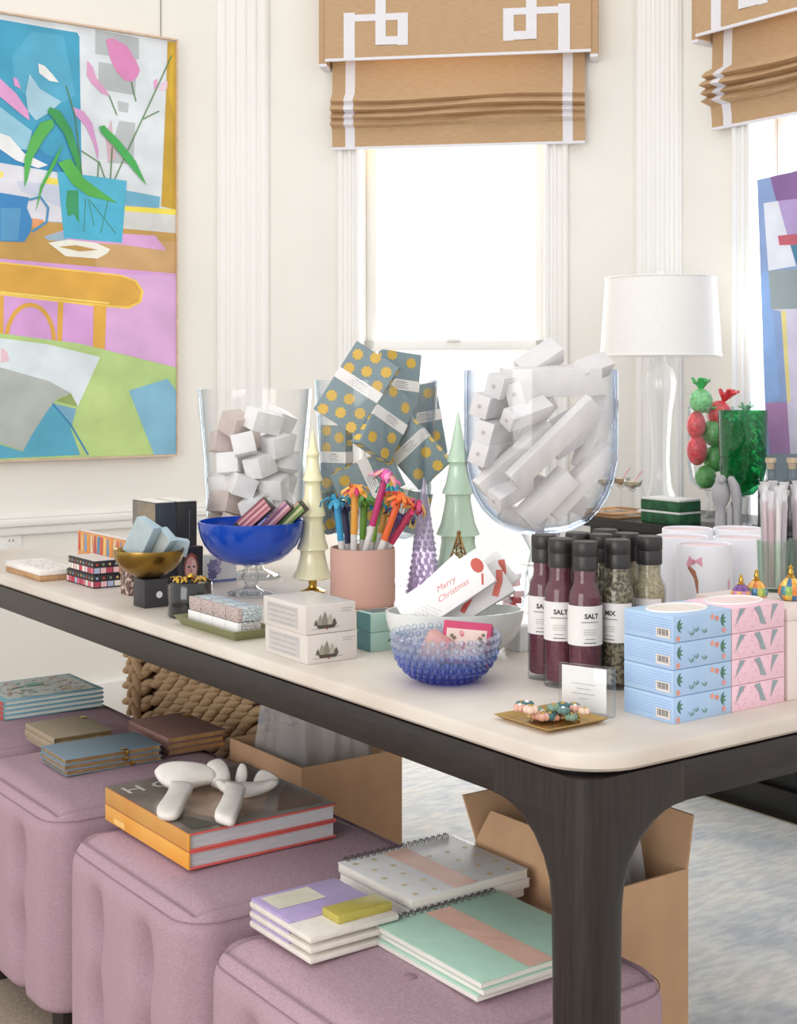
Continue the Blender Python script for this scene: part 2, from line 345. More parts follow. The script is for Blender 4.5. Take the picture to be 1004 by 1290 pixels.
# ---------------------------------------------------------------- roman blinds
TAN = mat('tan_linen', '#c9a985', 0.9, hex2='#bf9d77', vs=30, stretch=(1, 14, 1), bump=0.25, bs=420, detail=4)
TAPE = mat('white_grosgrain_tape', '#e9e8ee', 0.85, var=0.02, vs=90)
def blind(Mw, x0, x1, zv, zb, label, xt, keys, amp=1.0):
    t = thing('roman_blind', label, 'blind', M=Mw)
    zt = zv+0.42
    # gathered lower part: profile of depth over height
    h = zv+0.06-zb; prof = [(0.030, zb+h), (0.032, zb+h*0.78), (0.036, zb+h*0.55), (0.058*amp, zb+h*0.50), (0.072*amp, zb+h*0.455), (0.050*amp, zb+h*0.435), (0.066*amp, zb+h*0.405), (0.078*amp, zb+h*0.372), (0.050*amp, zb+h*0.355), (0.066*amp, zb+h*0.325), (0.078*amp, zb+h*0.295), (0.050*amp, zb+h*0.280), (0.058*amp, zb+h*0.255), (0.070*amp, zb+h*0.228), (0.040, zb+h*0.20), (0.036, zb+h*0.1), (0.036, zb)]
    def strip(mb, xa, xb, off, mt, n):
        vs = []; fs = []; k = len(prof)
        for side in (0, 1):
            for i in range(n+1):
                x = xa+(xb-xa)*i/n
                for j, (d, z) in enumerate(prof):
                    q = 0.004*math.sin(x*9+j*0.9)+0.003*math.sin(x*23+j)
                    zz = z+(0.006*math.sin(x*7+1)*(1 if 2 < j < 14 else 0.3))
                    vs.append((x, zz, d+q*(1 if 2 < j < 14 else 0.4)+off-(0.004 if side else 0)))
        S = (n+1)*k
        for i in range(n):
            for j in range(k-1):
                a = i*k+j; fs.append([a, a+1, a+k+1, a+k]); fs.append([S+a, S+a+k, S+a+k+1, S+a+1])
        for j in range(k-1): fs.append([j, S+j, S+j+1, j+1]); a = n*k+j; fs.append([a, a+1, S+a+1, S+a])
        for i in range(n): a = i*k+k-1; fs.append([a, S+a, S+a+k, a+k])
        mb.add(vs, fs, mt, smooth=True)
    m = MB(); strip(m, x0, x1, 0, TAN, 40); bl = m.build('shade_panel', t, sharp=60)
    for a, b in xt:
        m = MB(); strip(m, a, b, 0.0015, TAPE, 3); m.build('vertical_tape', bl, sharp=60)
    m = MB(); m.cbox(x0, x1, zb-0.006, zb+0.004, 0.030, 0.0405, TAPE, 0.002); m.build('hem_tape', bl)
    # flat valance in front
    m = MB(); n = 24; xa, xb = x0-0.012, x1+0.022; vs = []; fs = []
    for side in (0, 1):
        for i in range(n+1):
            x = xa+(xb-xa)*i/n
            for z in (zt, zv+0.2, zv): vs.append((x, z+(0.003*math.sin(x*8) if z == zv else 0), 0.10-(0.006 if side else 0)))
    S = 3*(n+1)
    for i in range(n):
        for j in (0, 1): a = 3*i+j; fs.append([a, a+1, a+4, a+3]); fs.append([S+a, S+a+3, S+a+4, S+a+1])
        a = 3*i+2; fs.append([a, S+a, S+a+3, a+3])
    for j in (0, 1): fs.append([j, S+j, S+j+1, j+1]); a = 3*n+j; fs.append([a, a+1, S+a+1, S+a])
    m.add(vs, fs, TAN); va = m.build('valance', t)
    m = MB(); m.cbox(xa, xb, zv-0.004, zv+0.006, 0.093, 0.1015, TAPE, 0.001); m.build('valance_hem', va)
    for s, xx in ((-1, xa), (1, xb)):
        m = MB(); a, b = sorted((xx-s*0.004, xx+s*0.024)); m.cbox(a, b, zv-0.012, zt, 0.0, 0.094, TAN, 0.003); m.cbox(a, b, zv-0.02, zv-0.010, 0.0, 0.095, TAPE, 0.001); m.build('valance_return', va)
    for half in (keys[:len(keys)//2], keys[len(keys)//2:]):
        m = MB()
        for k, r in enumerate(half): m.cbox(r[0], r[1], r[2], min(r[3], zt), 0.0995, 0.1022+0.0003*k, TAPE)
        m.build('greek_key_tape', va)
def pr(Mw, a, b, c, d, off=0.1):       # pixel rectangle -> wall rectangle
    p = wl(Mw, a, d, off); q = wl(Mw, b, c, off); return (p[0], q[0], min(p[1], q[1]), max(p[1], q[1]))
bx0, zb2 = wl(MW2, 418, 187, 0.04); bx1, _ = wl(MW2, 737, 183, 0.04); _, zv2 = wl(MW2, 575, 70, 0.1)
keysL = [pr(MW2, 433, 447, 16, 78), pr(MW2, 433, 514, 16, 28), pr(MW2, 501, 514, 16, 57), pr(MW2, 473, 514, 45, 57), pr(MW2, 473, 486, -60, 57)]
xm = (bx0+bx1)/2+0.003; zlow = zv2
base = [(r[0], r[1], max(r[2], zlow), r[3]) for r in keysL]
keys2 = base+[(2*xm-r[1], 2*xm-r[0], r[2], r[3]) for r in base]
ta = pr(MW2, 434, 446, 100, 150, 0.05); xt2 = [(ta[0], ta[1]), (2*xm-ta[1], 2*xm-ta[0])]
blind(MW2, bx0, bx1, zv2, zb2, 'tan linen roman blind with white Greek-key tape, facing the camera over the middle window', xt2, keys2)
b3, _ = wl(MW3, 893, 150, 0.05); bw = bx1-bx0+0.1; dx = b3-bx0
keys3 = [(r[0]+dx, r[1]+dx, r[2], r[3]) for r in base]+[(b3+bw-(r[1]-bx0), b3+bw-(r[0]-bx0), r[2], r[3]) for r in base]
xt3 = [(ta[0]+dx, ta[1]+dx), (b3+bw-(ta[1]-bx0), b3+bw-(ta[0]-bx0))]
blind(MW3, b3, b3+bw, zv2, zb2, 'tan roman blind cut off by the right edge, seen from the side', xt3, keys3, 1.25)
# ---------------------------------------------------------------- painting on the left wall
off = 0.03
xr, zt1 = wl(MW1, 221, 52, off); _, zb1 = wl(MW1, 222, 572, off); xl, _ = wl(MW1, -150, 300, off)
t = thing('still_life_painting', 'large colourful still-life painting of vase, chair and table on left wall', 'painting', M=MW1)
m = MB(); m.cbox(xl, xr, zb1, zt1, 0.002, off-0.001, mat('canvas_edge', '#e8e2d8', 0.8)); m.build('canvas', t)
m = MB(); FR = mat('pale_wood_frame', '#d8bfa6', 0.55, var=0.08, vs=40)
for r in ((xl-0.008, xr+0.006, zt1, zt1+0.006), (xl-0.008, xr+0.006, zb1-0.006, zb1), (xr, xr+0.006, zb1, zt1), (xl-0.008, xl, zb1, zt1)): m.cbox(r[0], r[1], r[2], r[3], 0.0, off+0.012, FR)
m.build('frame', t)
m = MB(); lay = [0]
def put(pts, col, w=None):
    lay[0] += 1; Mz = Matrix.Translation((0, 0, off+0.0001*lay[0]))
    q = []
    for p in pts:
        a, b = wl(MW1, p[0], p[1], off); q.append((min(max(a, xl+0.001), xr-0.0005), min(max(b, zb1+0.0005), zt1-0.0005)))
    if w: m.stroke(q, w, PAINT, Mz, col)
    else: m.poly(q, PAINT, Mz, col)
put([(-150, -60), (230, 40), (230, 590), (-150, 600)], '#dfe6ec')
put([(-150, -2), (60, 35), (97, 41), (100, 46), (103, 222), (60, 215), (0, 205), (-150, 180)], '#45a3c6')
put([(40, 40), (80, 45), (95, 120), (60, 140), (20, 110), (15, 70)], '#57adce')
put([(-150, 150), (0, 160), (30, 172), (60, 195), (100, 210), (102, 222), (0, 205), (-150, 185)], '#3a8fc4')
for g in ([(120, 37), (175, 48), (175, 75), (120, 68)], [(124, 78), (172, 85), (170, 120), (124, 112)], [(148, 127), (162, 130), (161, 142), (149, 140)], [(150, 152), (170, 155), (168, 207), (135, 205)]): put(g, '#b9c0c3')
put([(133, 175), (140, 150), (146, 200), (136, 204)], '#d9b9c6')
put([(211, 52), (222, 54), (222, 264), (203, 260), (209, 120)], '#c9a337'); put([(215, 52), (222, 54), (222, 150), (212, 120)], '#d9b238')
put([(133, 50), (142, 48), (160, 58), (172, 78), (176, 88), (173, 97), (165, 103), (156, 101), (146, 90), (138, 72)], '#e08fc2')
put([(110, 76), (117, 85), (121, 98), (134, 114), (138, 121), (128, 118), (115, 105), (109, 95)], '#e1a5cd')
put([(193, 102), (198, 99), (199, 110), (194, 113)], '#e1a5cd'); put([(203, 105), (211, 102), (210, 112), (200, 115)], '#ead0e2')
put([(92, 135), (105, 140), (116, 155), (124, 190), (123, 203), (118, 182), (108, 160), (95, 145)], '#dda2d4')
put([(37, 93), (50, 112), (77, 128), (65, 140), (45, 152), (35, 140), (32, 118)], '#a8cfe2')
put([(48, 80), (56, 83), (66, 94), (74, 104), (62, 102), (49, 92)], '#eef0f0')
put([(-150, 120), (0, 135), (20, 150), (40, 165), (36, 190), (15, 185), (0, 168), (-150, 150)], '#97cbe0')
put([(-150, 160), (0, 168), (12, 172), (30, 193), (60, 208), (48, 212), (20, 202), (0, 188), (-150, 178)], '#edf0f3')
put([(-150, 60), (0, 99), (20, 118), (35, 140), (37, 152), (25, 143), (0, 122), (-150, 90)], '#dd9fd0')
put([(16, 97), (22, 100), (26, 112), (18, 108)], '#dd9fd0')
for st in ([(83, 108), (94, 145), (103, 222)], [(137, 120), (147, 145)], [(165, 103), (171, 128)], [(216, 70), (200, 105), (165, 180), (135, 246)], [(200, 140), (180, 150)], [(124, 203), (122, 236)], [(102, 190), (125, 205), (137, 240)], [(141, 185), (138, 240)]): put(st, '#5f8a52', 0.004)
put([(-150, 190), (0, 206), (72, 222), (80, 280), (-150, 272)], '#dfe0ea')
put([(56, 222), (73, 226), (72, 236), (57, 231)], '#f0e060'); put([(0, 215), (4, 218), (3, 224), (0, 224)], '#f0e060')
put([(20, 228), (72, 233), (78, 262), (25, 240)], '#ccd3e6')
put([(158, 240), (201, 248), (200, 262), (155, 258)], '#73b4d2'); put([(153, 265), (223, 271), (223, 296), (151, 288)], '#d5d6d4'); put([(155, 260), (223, 264), (223, 271), (155, 266)], '#f1e158')
put([(-150, 268), (40, 278), (223, 294), (224, 346), (0, 326), (-150, 312)], '#c59d57'); put([(120, 300), (223, 305), (224, 345), (120, 336)], '#cfa774')
put([(40, 275), (55, 277), (45, 287), (40, 286)], '#e6a070')
put([(55, 298), (80, 290), (195, 297), (209, 316), (150, 308), (60, 303)], '#dba8da'); put([(55, 298), (80, 291), (85, 304), (60, 303)], '#9fb7c9')
put([(72, 216), (159, 228), (153, 306), (80, 300)], '#4fb5d6'); put([(100, 222), (159, 228), (156, 262), (110, 255)], '#57bcdb')
put([(84, 240), (98, 240), (99, 282), (92, 270), (85, 273), (82, 258)], '#3d9a68')
for st in ([(107, 250), (105, 292)], [(110, 250), (118, 285)], [(112, 252), (145, 294)], [(136, 250), (126, 294)]): put(st, '#4a8d6e', 0.003)
put([(60, 306), (85, 302), (120, 306), (138, 314), (135, 319), (122, 326), (82, 323)], '#f2f1e6'); put([(73, 311), (95, 309), (123, 315), (100, 317)], '#c59d57')
put([(-150, 235), (0, 243), (36, 249), (33, 262), (40, 278), (38, 292), (30, 305), (0, 304), (-150, 300)], '#3f8ac6'); put([(0, 262), (26, 262), (22, 303), (0, 303)], '#5a9dcb')
put([(36, 252), (50, 248), (60, 262), (58, 280), (40, 292)], '#4f93c2', 0.008)
put([(62, 135), (75, 140), (90, 165), (100, 200), (102, 236), (95, 208), (80, 168), (65, 148), (59, 141)], '#3f9c58')
put([(65, 150), (50, 155), (38, 175), (30, 200), (30, 236), (34, 226), (40, 200), (55, 175), (68, 158)], '#58b257')
put([(80, 178), (65, 205), (50, 235), (44, 268), (53, 237), (70, 205)], '#4fb050'); put([(72, 205), (88, 200), (105, 225), (125, 240), (147, 256), (110, 247), (90, 232)], '#59b552')
put([(124, 160), (130, 158), (150, 178), (170, 203), (184, 234), (165, 212), (145, 187), (127, 168)], '#46ad58')
put([(-150, 312), (0, 326), (224, 345), (224, 468), (100, 440), (0, 425), (-150, 410)], '#d9a4dc'); put([(133, 345), (224, 348), (224, 462), (133, 440)], '#dfb0e0')
put([(-150, 316), (0, 330), (150, 346), (171, 353), (180, 367), (177, 381), (162, 389), (120, 386), (0, 372), (-150, 360)], '#f4cf5e')
put([(-150, 318), (0, 332), (150, 348), (169, 355), (177, 367), (174, 380), (160, 386), (120, 383), (0, 369), (-150, 358)], '#e0ab49')
put([(0, 368), (136, 382)], '#f6da70', 0.006)
put([(117, 384), (133, 386), (131, 440), (116, 437)], '#e3ae4a'); put([(72, 380), (79, 381), (77, 431), (71, 430)], '#e3ae4a'); put([(-3, 372), (4, 373), (3, 425), (-3, 424)], '#e3ae4a')
put([(37-30*math.cos(a), 430-46*math.sin(a)) for a in [math.pi*i/14 for i in range(15)]], '#e0ab49', 0.014)
put([(-150, 405), (0, 420), (100, 433), (224, 463), (224, 573), (-150, 600)], '#b9d68c'); put([(110, 470), (150, 480), (190, 573), (100, 573), (95, 540)], '#bfd98c')
put([(161, 492), (210, 477), (224, 492), (224, 573), (193, 574)], '#88bfd9')
put([(-150, 410), (0, 426), (60, 434), (125, 450), (97, 512), (80, 499), (0, 466), (-150, 440)], '#e0ecf2')
put([(0, 438), (8, 443), (11, 455), (0, 457)], '#e9c6d3')
put([(-150, 540), (0, 560), (28, 569), (45, 535), (65, 508), (95, 515), (88, 540), (100, 573), (-150, 600)], '#5dafcc'); put([(65, 508), (95, 515), (88, 537)], '#7fb2cf')
put([(70, 505), (88, 495), (97, 512), (92, 511)], '#9db06c')
put([(-150, 440), (0, 463), (60, 480), (88, 495), (70, 503), (58, 518), (40, 546), (28, 568), (0, 558), (-150, 530)], '#b7bfba')
put([(65, 508), (88, 535), (110, 573)], '#3f8dbb', 0.006)
m.build('painted_picture', t)
hx, hz = wl(MW1, 207, 49, off)
m = MB(); m.tube([(hx, zt1, 0.004), (hx, WH, 0.004)], 0.0012, DARK, 6); m.build('hanging_wire', t)
# ---------------------------------------------------------------- black console in front of the right window
PC = Vector((0.863, 3.945, 0)); ZC = 0.75
BLACK = mat('black_lacquer', '#141312', 0.35, var=0.2, vs=30)
MC = frame(PC+U*0.5, -U, V)     # x along front to the right, y away, z would be down -> build with explicit axes
MC = Matrix.Translation(PC+U*0.5) @ Matrix.Rotation(A-math.pi/2, 4, 'Z')      # local x = -u, y = v
t = thing('console_table', 'long black console cabinet under the right window, carrying lamp and goblet', 'console', M=MC)
m = MB(); m.cbox(0.0, 1.7, 0.0, 0.46, ZC-0.03, ZC, BLACK, 0.004); m.build('top', t)
m = MB(); m.cbox(0.02, 1.68, 0.015, 0.45, 0.08, ZC-0.03, BLACK, 0.003); m.build('body', t)
m = MB(); m.cbox(0.0, 1.70, 0.0, 0.46, 0.0, 0.08, BLACK, 0.003); m.build('plinth', t)
for i in range(4):
    m = MB(); m.cbox(0.035+i*0.41, 0.425+i*0.41, 0.003, 0.015, 0.1, ZC-0.05, BLACK, 0.003); d = m.build('door', t)
    m = MB(); m.ball((0.08+i*0.41, -0.005, 0.45), 0.011, mat('dark_bronze', '#4a3f33', 0.4, 0.8)); m.build('knob', d)
def oncons(px, vv):                              # point on the console top in column px, vv metres behind its front edge
    P = PC+V*vv; k = reach(P, U, px); q = P+U*k; return Vector((q.x, q.y, ZC))
# abstract painting leaning at the window
P = oncons(972, 0.40); Tl = math.radians(3.5)
ex = -U; e_right = (ex*math.cos(Tl)+Zv*math.sin(Tl)); e_up = (Zv*math.cos(Tl)-ex*math.sin(Tl)); e_up = (e_up+V*0.02).normalized()
MP = frame(P, e_right, e_up)
t = thing('abstract_painting', 'tilted abstract painting of purple, blue and grey blocks at right edge', 'painting', M=MP)
pn = MP.to_3x3() @ Vector((0, 0, 1))
def pl(px, py):
    q = MP.inverted() @ onplane(px, py, MP.translation+pn*0.025, pn); return q.x, q.y
hh = pl(948, 228)[1]; x00 = 0.5*(pl(948, 228)[0]+pl(972, 570)[0]); x01 = x00+0.8
m = MB(); m.cbox(x00, x01, 0, hh, 0.0, 0.0245, mat('canvas_edge_blue', '#93abd8', 0.7)); m.build('canvas', t)
m = MB(); lay = [0]
def put2(pts, col):
    lay[0] += 1; q = [(min(max(a, x00), x01), min(max(b, 0.0), hh)) for a, b in [pl(*p) for p in pts]]
    m.poly(q, PAINT, Matrix.Translation((0, 0, 0.025+0.0001*lay[0])), col)
put2([(940, 150), (1250, 100), (1250, 720), (940, 720)], '#8fa9d9')
put2([(956, 345), (970, 342), (982, 500), (962, 508)], '#8fb4ea')
put2([(970, 222), (1250, 150), (1250, 240), (978, 253)], '#8d6ba3')
put2([(962, 256), (980, 253), (1003, 335), (968, 341)], '#e3e8f6')
put2([(980, 253), (1250, 225), (1250, 285), (992, 297)], '#b7a2d6')
put2([(980, 297), (1250, 270), (1250, 300), (982, 309)], '#c66476'); put2([(996, 309), (1250, 300), (1250, 400), (1004, 335)], '#4d86a8')
put2([(968, 341), (1250, 325), (1250, 380), (972, 390)], '#9aa8ae')
put2([(965, 508), (993, 506), (1000, 572), (970, 572)], '#b089bd')
put2([(972, 390), (1250, 380), (1250, 570), (996, 572), (984, 392)], '#d8d4ec'); put2([(984, 392), (990, 391), (996, 505), (992, 507)], '#e8dc93')
put2([(966, 572), (1250, 570), (1250, 720), (966, 720)], '#8f9fae')
m.build('painted_picture', t)
# ================================================================ MAIN TABLE
TL, TWD = 2.225, 1.0
STONE = mat('cream_stone', '#cdc1b5', 0.42, hex2='#dcd4ca', vs=6, detail=6, coat=0.05)
WOODD = mat('espresso_wood', '#1b1614', 0.42, hex2='#2e2521', vs=16, stretch=(14, 14, 0.8), detail=6, lo=0.3, hi=0.7, bump=0.08, bs=120)
WOODA = mat('espresso_wood_apron', '#1b1614', 0.42, hex2='#2c2420', vs=16, stretch=(1, 1, 16), detail=6, lo=0.3, hi=0.7)
t = thing('display_table', 'long dark wood table with cream stone top covered in gifts', 'table', M=Matrix.Translation(C) @ Matrix.Rotation(A, 4, 'Z'))
def rrect(x0, x1, y0, y1, r, n=8):
    pts = []
    for cx, cy, a in ((x1-r, y1-r, 0), (x0+r, y1-r, 90), (x0+r, y0+r, 180), (x1-r, y0+r, 270)):
        for i in range(n+1): w = math.radians(a+90*i/n); pts.append((cx+r*math.cos(w), cy+r*math.sin(w)))
    return pts
def loft(mb, rings, mt, cap=True, smooth=True):
    n = len(rings[0]); vs = [p for r in rings for p in r]; fs = []
    for i in range(len(rings)-1):
        for k in range(n): k2 = (k+1) % n; fs.append([i*n+k, i*n+k2, (i+1)*n+k2, (i+1)*n+k])
    if cap: fs.append(list(range(n))[::-1]); fs.append([(len(rings)-1)*n+k for k in range(n)])
    mb.add(vs, fs, mt, smooth=smooth)
m = MB(); rings = []
for ins, z in ((0.004, 0.738), (0.0, 0.742), (0.0, 0.7545), (0.0015, 0.7585), (0.005, 0.76)): rings.append([(x, y, z) for x, y in rrect(ins, TWD-ins, ins, TL-ins, 0.085-ins, 10)])
loft(m, rings, STONE); m.build('stone_top', t, sharp=30)
m = MB(); loft(m, [[(x, y, z) for x, y in rrect(0.018, TWD-0.018, 0.018, TL-0.018, 0.07, 8)] for z in (0.732, 0.7385)], BLACK); m.build('shadow_gap', t)
def leg(cx, cy, sx, sy, zf=0.0):
    rings = []
    zs = [zf, 0.3, 0.58]+[0.58+0.105*math.sin(math.radians(a)) for a in (15, 30, 45, 60, 72, 80, 86, 90)]+[0.7325]
    for z in zs:
        w = 0.062+0.010*min(z, 0.58)/0.58
        if z > 0.58:
            q = min(1.0, (z-0.58)/0.105); w += 0.105*(1-math.sqrt(max(0, 1-q*q)))
        rings.append([(cx+sx*a, cy+sy*b, z) for a, b in rrect(0.0, w, 0.0, w, 0.028, 6)])
    if sx*sy < 0: rings = [r[::-1] for r in rings]
    m = MB(); loft(m, rings, WOODD); m.build('leg', t, sharp=50)
o = 0.010
leg(o, o, 1, 1); leg(TWD-o, o, -1, 1, 0.006); leg(o, TL-o, 1, -1); leg(TWD-o, TL-o, -1, -1, 0.006)
for x0_, x1_, y0_, y1_ in ((o+0.001, o+0.03, 0.12, TL-0.12), (TWD-o-0.03, TWD-o-0.001, 0.12, TL-0.12), (0.12, TWD-0.12, o+0.001, o+0.03), (0.12, TWD-0.12, TL-o-0.03, TL-o-0.001)):
    m = MB(); m.cbox(x0_, x1_, y0_, y1_, 0.685, 0.7323, WOODA, 0.002); m.build('apron', t)
# ================================================================ OTTOMANS
MAUVE = mat('mauve_linen', '#a88a98', 0.95, hex2='#b79aa6', vs=240, stretch=(1, 1, 3), bump=0.35, bs=700, detail=4)
SEAM = mat('mauve_seam', '#957888', 0.9, var=0.1, vs=200)
FOOT = mat('dark_foot', '#2a2320', 0.5)
def ottoman_mesh(side, z0, z1):
    n = 46; m = MB(); h = z1-z0; ax, hz = side/2, h/2; R = 0.055; idx = {}; vs = []; fs = []
    tuft = [(a, b) for a in (-0.085, 0.085) for b in (-0.06, 0.075)]
    def pt(p):
        q = Vector(p); c = Vector((max(-ax+R, min(ax-R, q.x)), max(-ax+R, min(ax-R, q.y)), max(-hz+0.02, min(hz-R, q.z))))
        d = q-c
        if d.length > 1e-9:
            if q.z < c.z: d.z *= R/0.02
            w = c+d.normalized()*R
            if q.z < c.z: w.z = c.z+(w.z-c.z)*0.02/R
        else: w = q
        fx, fy = abs(q.x)/ax, abs(q.y)/ax
        dep = 0.0; side_f = None
        if fx > 0.999: side_f = (q.y, q.z)
        elif fy > 0.999: side_f = (q.x, q.z)
        if side_f:
            a, b = side_f; e = (1-abs(a)/ax)*2.2; e = min(1, max(0, e))
            for ta in (-0.085, 0.085):
                ch = math.exp(-((a-ta)/0.017)**2)*0.024*min(1, max(0, (hz-0.06-b)/0.06)); dep += ch
                for tb in (-0.06, 0.075):
                    r2 = (a-ta)**2+((b-tb)*0.6)**2; dep += 0.028*math.exp(-r2/0.0007)
            puff = 0.010*(1-(a/ax)**2)*(1-(b/hz)**4)
            mv = puff-dep*e
            if fx > 0.999: w.x += mv*(1 if q.x > 0 else -1)
            else: w.y += mv*(1 if q.y > 0 else -1)
        elif q.z > hz-1e-6: w.z += 0.010*(1-fx**2)*(1-fy**2)-0.010
        return w+Vector((0, 0, z0+hz))
    def vid(p):
        k = tuple(round(c, 6) for c in p)
        if k not in idx: idx[k] = len(vs); vs.append(pt(p))
        return idx[k]
    for axis in range(3):
        for sg in (-1, 1):
            for i in range(n):
                for j in range(n):
                    q = []
                    for a, b in ((i, j), (i+1, j), (i+1, j+1), (i, j+1)):
                        s1 = -1+2*a/n; s2 = -1+2*b/n; p = [0, 0, 0]; dims = (ax, ax, hz)
                        p[axis] = sg*dims[axis]; p[(axis+1) % 3] = s1*dims[(axis+1) % 3]; p[(axis+2) % 3] = s2*dims[(axis+2) % 3]; q.append(vid(p))
                    fs.append(q if sg > 0 else q[::-1])
    m.add(vs, fs, MAUVE, smooth=True); return m
SD = 0.447; ZO = 0.43
OTT = [((1.684, -0.125), 'mauve tufted cube ottoman furthest left, mostly out of frame, holding turquoise books'), ((1.205, -0.122), 'mauve tufted cube ottoman holding the three stacks of small notebooks'), ((0.655, -0.14), 'mauve tufted cube ottoman holding two large coffee-table books'), ((0.125, -0.164), 'nearest mauve tufted cube ottoman, holding spiral notebooks beside the table leg')]
om = None
for (ou, ov), lb in OTT:
    t = thing('cube_ottoman', lb, 'ottoman', tp(ou+SD/2, ov+SD/2), A, 'row of mauve cube ottomans along the table')
    if om is None: om = ottoman_mesh(SD, 0.055, ZO-0.0004).build('upholstery', t, sharp=180)
    else: dup(om, parent=t)
    m = MB(); a = SD/2-0.014
    m.tube([(x, y, ZO-0.030) for x, y in rrect(-a-0.0135, a+0.0135, -a-0.0135, a+0.0135, 0.06, 6)], 0.0008, SEAM, 6, closed=True); m.build('top_seam', t)
    for x, y in ((-a+0.05, -a+0.05), (a-0.05, -a+0.05), (-a+0.05, a-0.05), (a-0.05, a-0.05)):
        m = MB(); m.cbox(x-0.025, x+0.025, y-0.025, y+0.025, 0.0, 0.06, FOOT, 0.003); m.build('foot', t)
    for fx in (-1, 1):
        for tb in (-0.06, 0.075):
            for ta in (-0.085, 0.085):
                for q in ((fx*(SD/2-0.042), ta), (ta, fx*(SD/2-0.042))):
                    if fx > 0: continue
                    m = MB(); m.ball((q[0], q[1], 0.2435+tb), 0.007, SEAM, 8, 5); m.build('button', t)
    if ov == -0.164: m = MB(); m.ball((0, 0, 0), 0.010, SEAM, 12, 6, sc=(1, 1, 0.5)); bo = m.build('button', t); bo.location = (-0.075, -0.05, ZO-0.003)
# ================================================================ ON AND BEHIND THE OTTOMANS
PAGE = mat('page_edges', '#e6e2da', 0.8, var=0.06, vs=900, stretch=(0.02, 0.02, 1))
GILT = mat('gilt_page_edges', '#c9a877', 0.3, 0.75, var=0.15, vs=60)
GOLD = mat('polished_gold', '#c9a24a', 0.25, 1.0, var=0.1, vs=30)
SLEEVE = glass('cellophane', '#ffffff', '#f0f1f3', 0.28, 0.15, 2.5, base=0.02)
def book(name, label, cat, P, ang, sx, sy, t, cover, pages, spine='left', group=None, ct=0.0025, inset=0.003, cov2=None):
    r = thing(name, label, cat, P, ang, group)
    m = MB(); m.cbox(0, sx, 0, sy, t-ct, t, cover, ct*0.4); m.cbox(0, sx, 0, sy, 0, ct, cov2 or cover, ct*0.4)
    if spine == 'left': m.cbox(0, ct, 0, sy, ct*0.3, t-ct*0.3, cover, ct*0.4)
    elif spine == 'back': m.cbox(0, sx, sy-ct, sy, ct*0.3, t-ct*0.3, cover, ct*0.4)
    m.build('cover', r)
    m = MB(); x0 = ct if spine == 'left' else inset; y1 = sy-ct if spine == 'back' else sy-inset
    m.cbox(x0, sx-inset, inset, y1, ct, t-ct, pages); m.build('pages', r)
    return r
# turquoise books on the far-left ottoman
P, a, sx, sy, sz = fit((4, 908), -60, 131, 884, ZO); sy = 0.20
TQ = mat('turquoise_cover', '#8fc3cc', 0.5, hex2='#7fb5c9', vs=20); TQR = mat('red_spine', '#b8524a', 0.5)
order = ['bottom', 'second from the bottom', 'third from the bottom', 'topmost']
for i in range(4):
    t = book('turquoise_book', 'turquoise illustrated book on the far-left ottoman, %s of its stack' % order[i], 'book', P+Vector((0, 0, i*sz/4)), a, sx, sy, sz/4-0.0004, TQ, PAGE, 'left', 'turquoise books on the far-left ottoman', 0.002)
    m = MB(); m.cbox(-0.0008, 0.0, 0, sy, 0.0005, sz/4-0.001, TQR); m.build('spine', t)
    if i == 3:
        m = MB(); Mt = face('top', sx, sy, sz/4); random.seed(3)
        cols = ['#d9d3c4', '#cf9d8f', '#7fae8f', '#c8cdbb', '#e2c98f', '#b9d1d6', '#d9b7a8', '#6fb39c', '#c67f6b']
        m.poly(rect(sx*0.06, sx*0.94, sy*0.06, sy*0.94), INK, Mt @ Matrix.Translation((0, 0, -0.0002)), '#cfd6cf')
        for k in range(110):
            cx, cy = sx*random.uniform(0.1, 0.9), sy*random.uniform(0.1, 0.9); q = random.uniform(0.003, 0.009)
            m.poly(star(cx, cy, q, random.choice([4, 5, 6]), random.uniform(0.4, 0.8), random.random()), INK, Mt @ Matrix.Translation((0, 0, 0.000015*k)), random.choice(cols))
        m.poly(disc(sx*0.5, sy*0.62, 0.022, 0.014, 16), INK, Mt @ Matrix.Translation((0, 0, 0.0018)), '#6fb890'); m.build('cover_print', t)
# small gilt-edged notebooks, three stacks of three
def nstack(near, l, r, top, cover, colour, clasp, grp, spine, rot=0, ruff=0):
    P, a, sx, sy, sz = fit(near, l, r, top, ZO, rot)
    for i in range(3):
        q = P+Vector((0, 0, i*sz/3)); jit = [(0.003, 0.002), (-0.002, 0.0), (0, 0)][i]
        q = q+V*jit[0]+U*jit[1]
        t = book('pocket_notebook', '%s gilt-edged pocket notebook, %s of its stack' % (colour, ['bottom', 'middle', 'topmost'][i]), 'notebook', q, a, sx, sy, sz/3-0.0006, cover, GILT, spine, grp, 0.0016)
        if clasp:
            m = MB(); xx = sx*0.60+(0.01 if i == 0 else 0)
            m.cbox(xx, xx+0.007, -0.003, 0.0, 0.0005, sz/3-0.001, GOLD, 0.001); m.cbox(xx-0.004, xx+0.009, 0.0, 0.012, sz/3-0.0006, sz/3+0.0008, GOLD, 0.0004) if i == 2 else None
            m.build('clasp', t)
        elif i == 2:
            m = MB(); m.cbox(sx*0.88, sx*0.97, sy*0.78, sy*0.90, sz/3-0.0006, sz/3+0.0006, GOLD, 0.0004); m.build('corner_mark', t)
KHA = mat('khaki_cloth', '#a2937d', 0.7, var=0.08, vs=200); SLA = mat('slate_blue_cloth', '#8295a2', 0.7, var=0.08, vs=200); ROS = mat('rose_brown_cloth', '#8d6a62', 0.65, var=0.08, vs=200)
nstack((68, 953), 32, 143, 930, KHA, 'khaki', False, 'khaki notebooks', 'left')
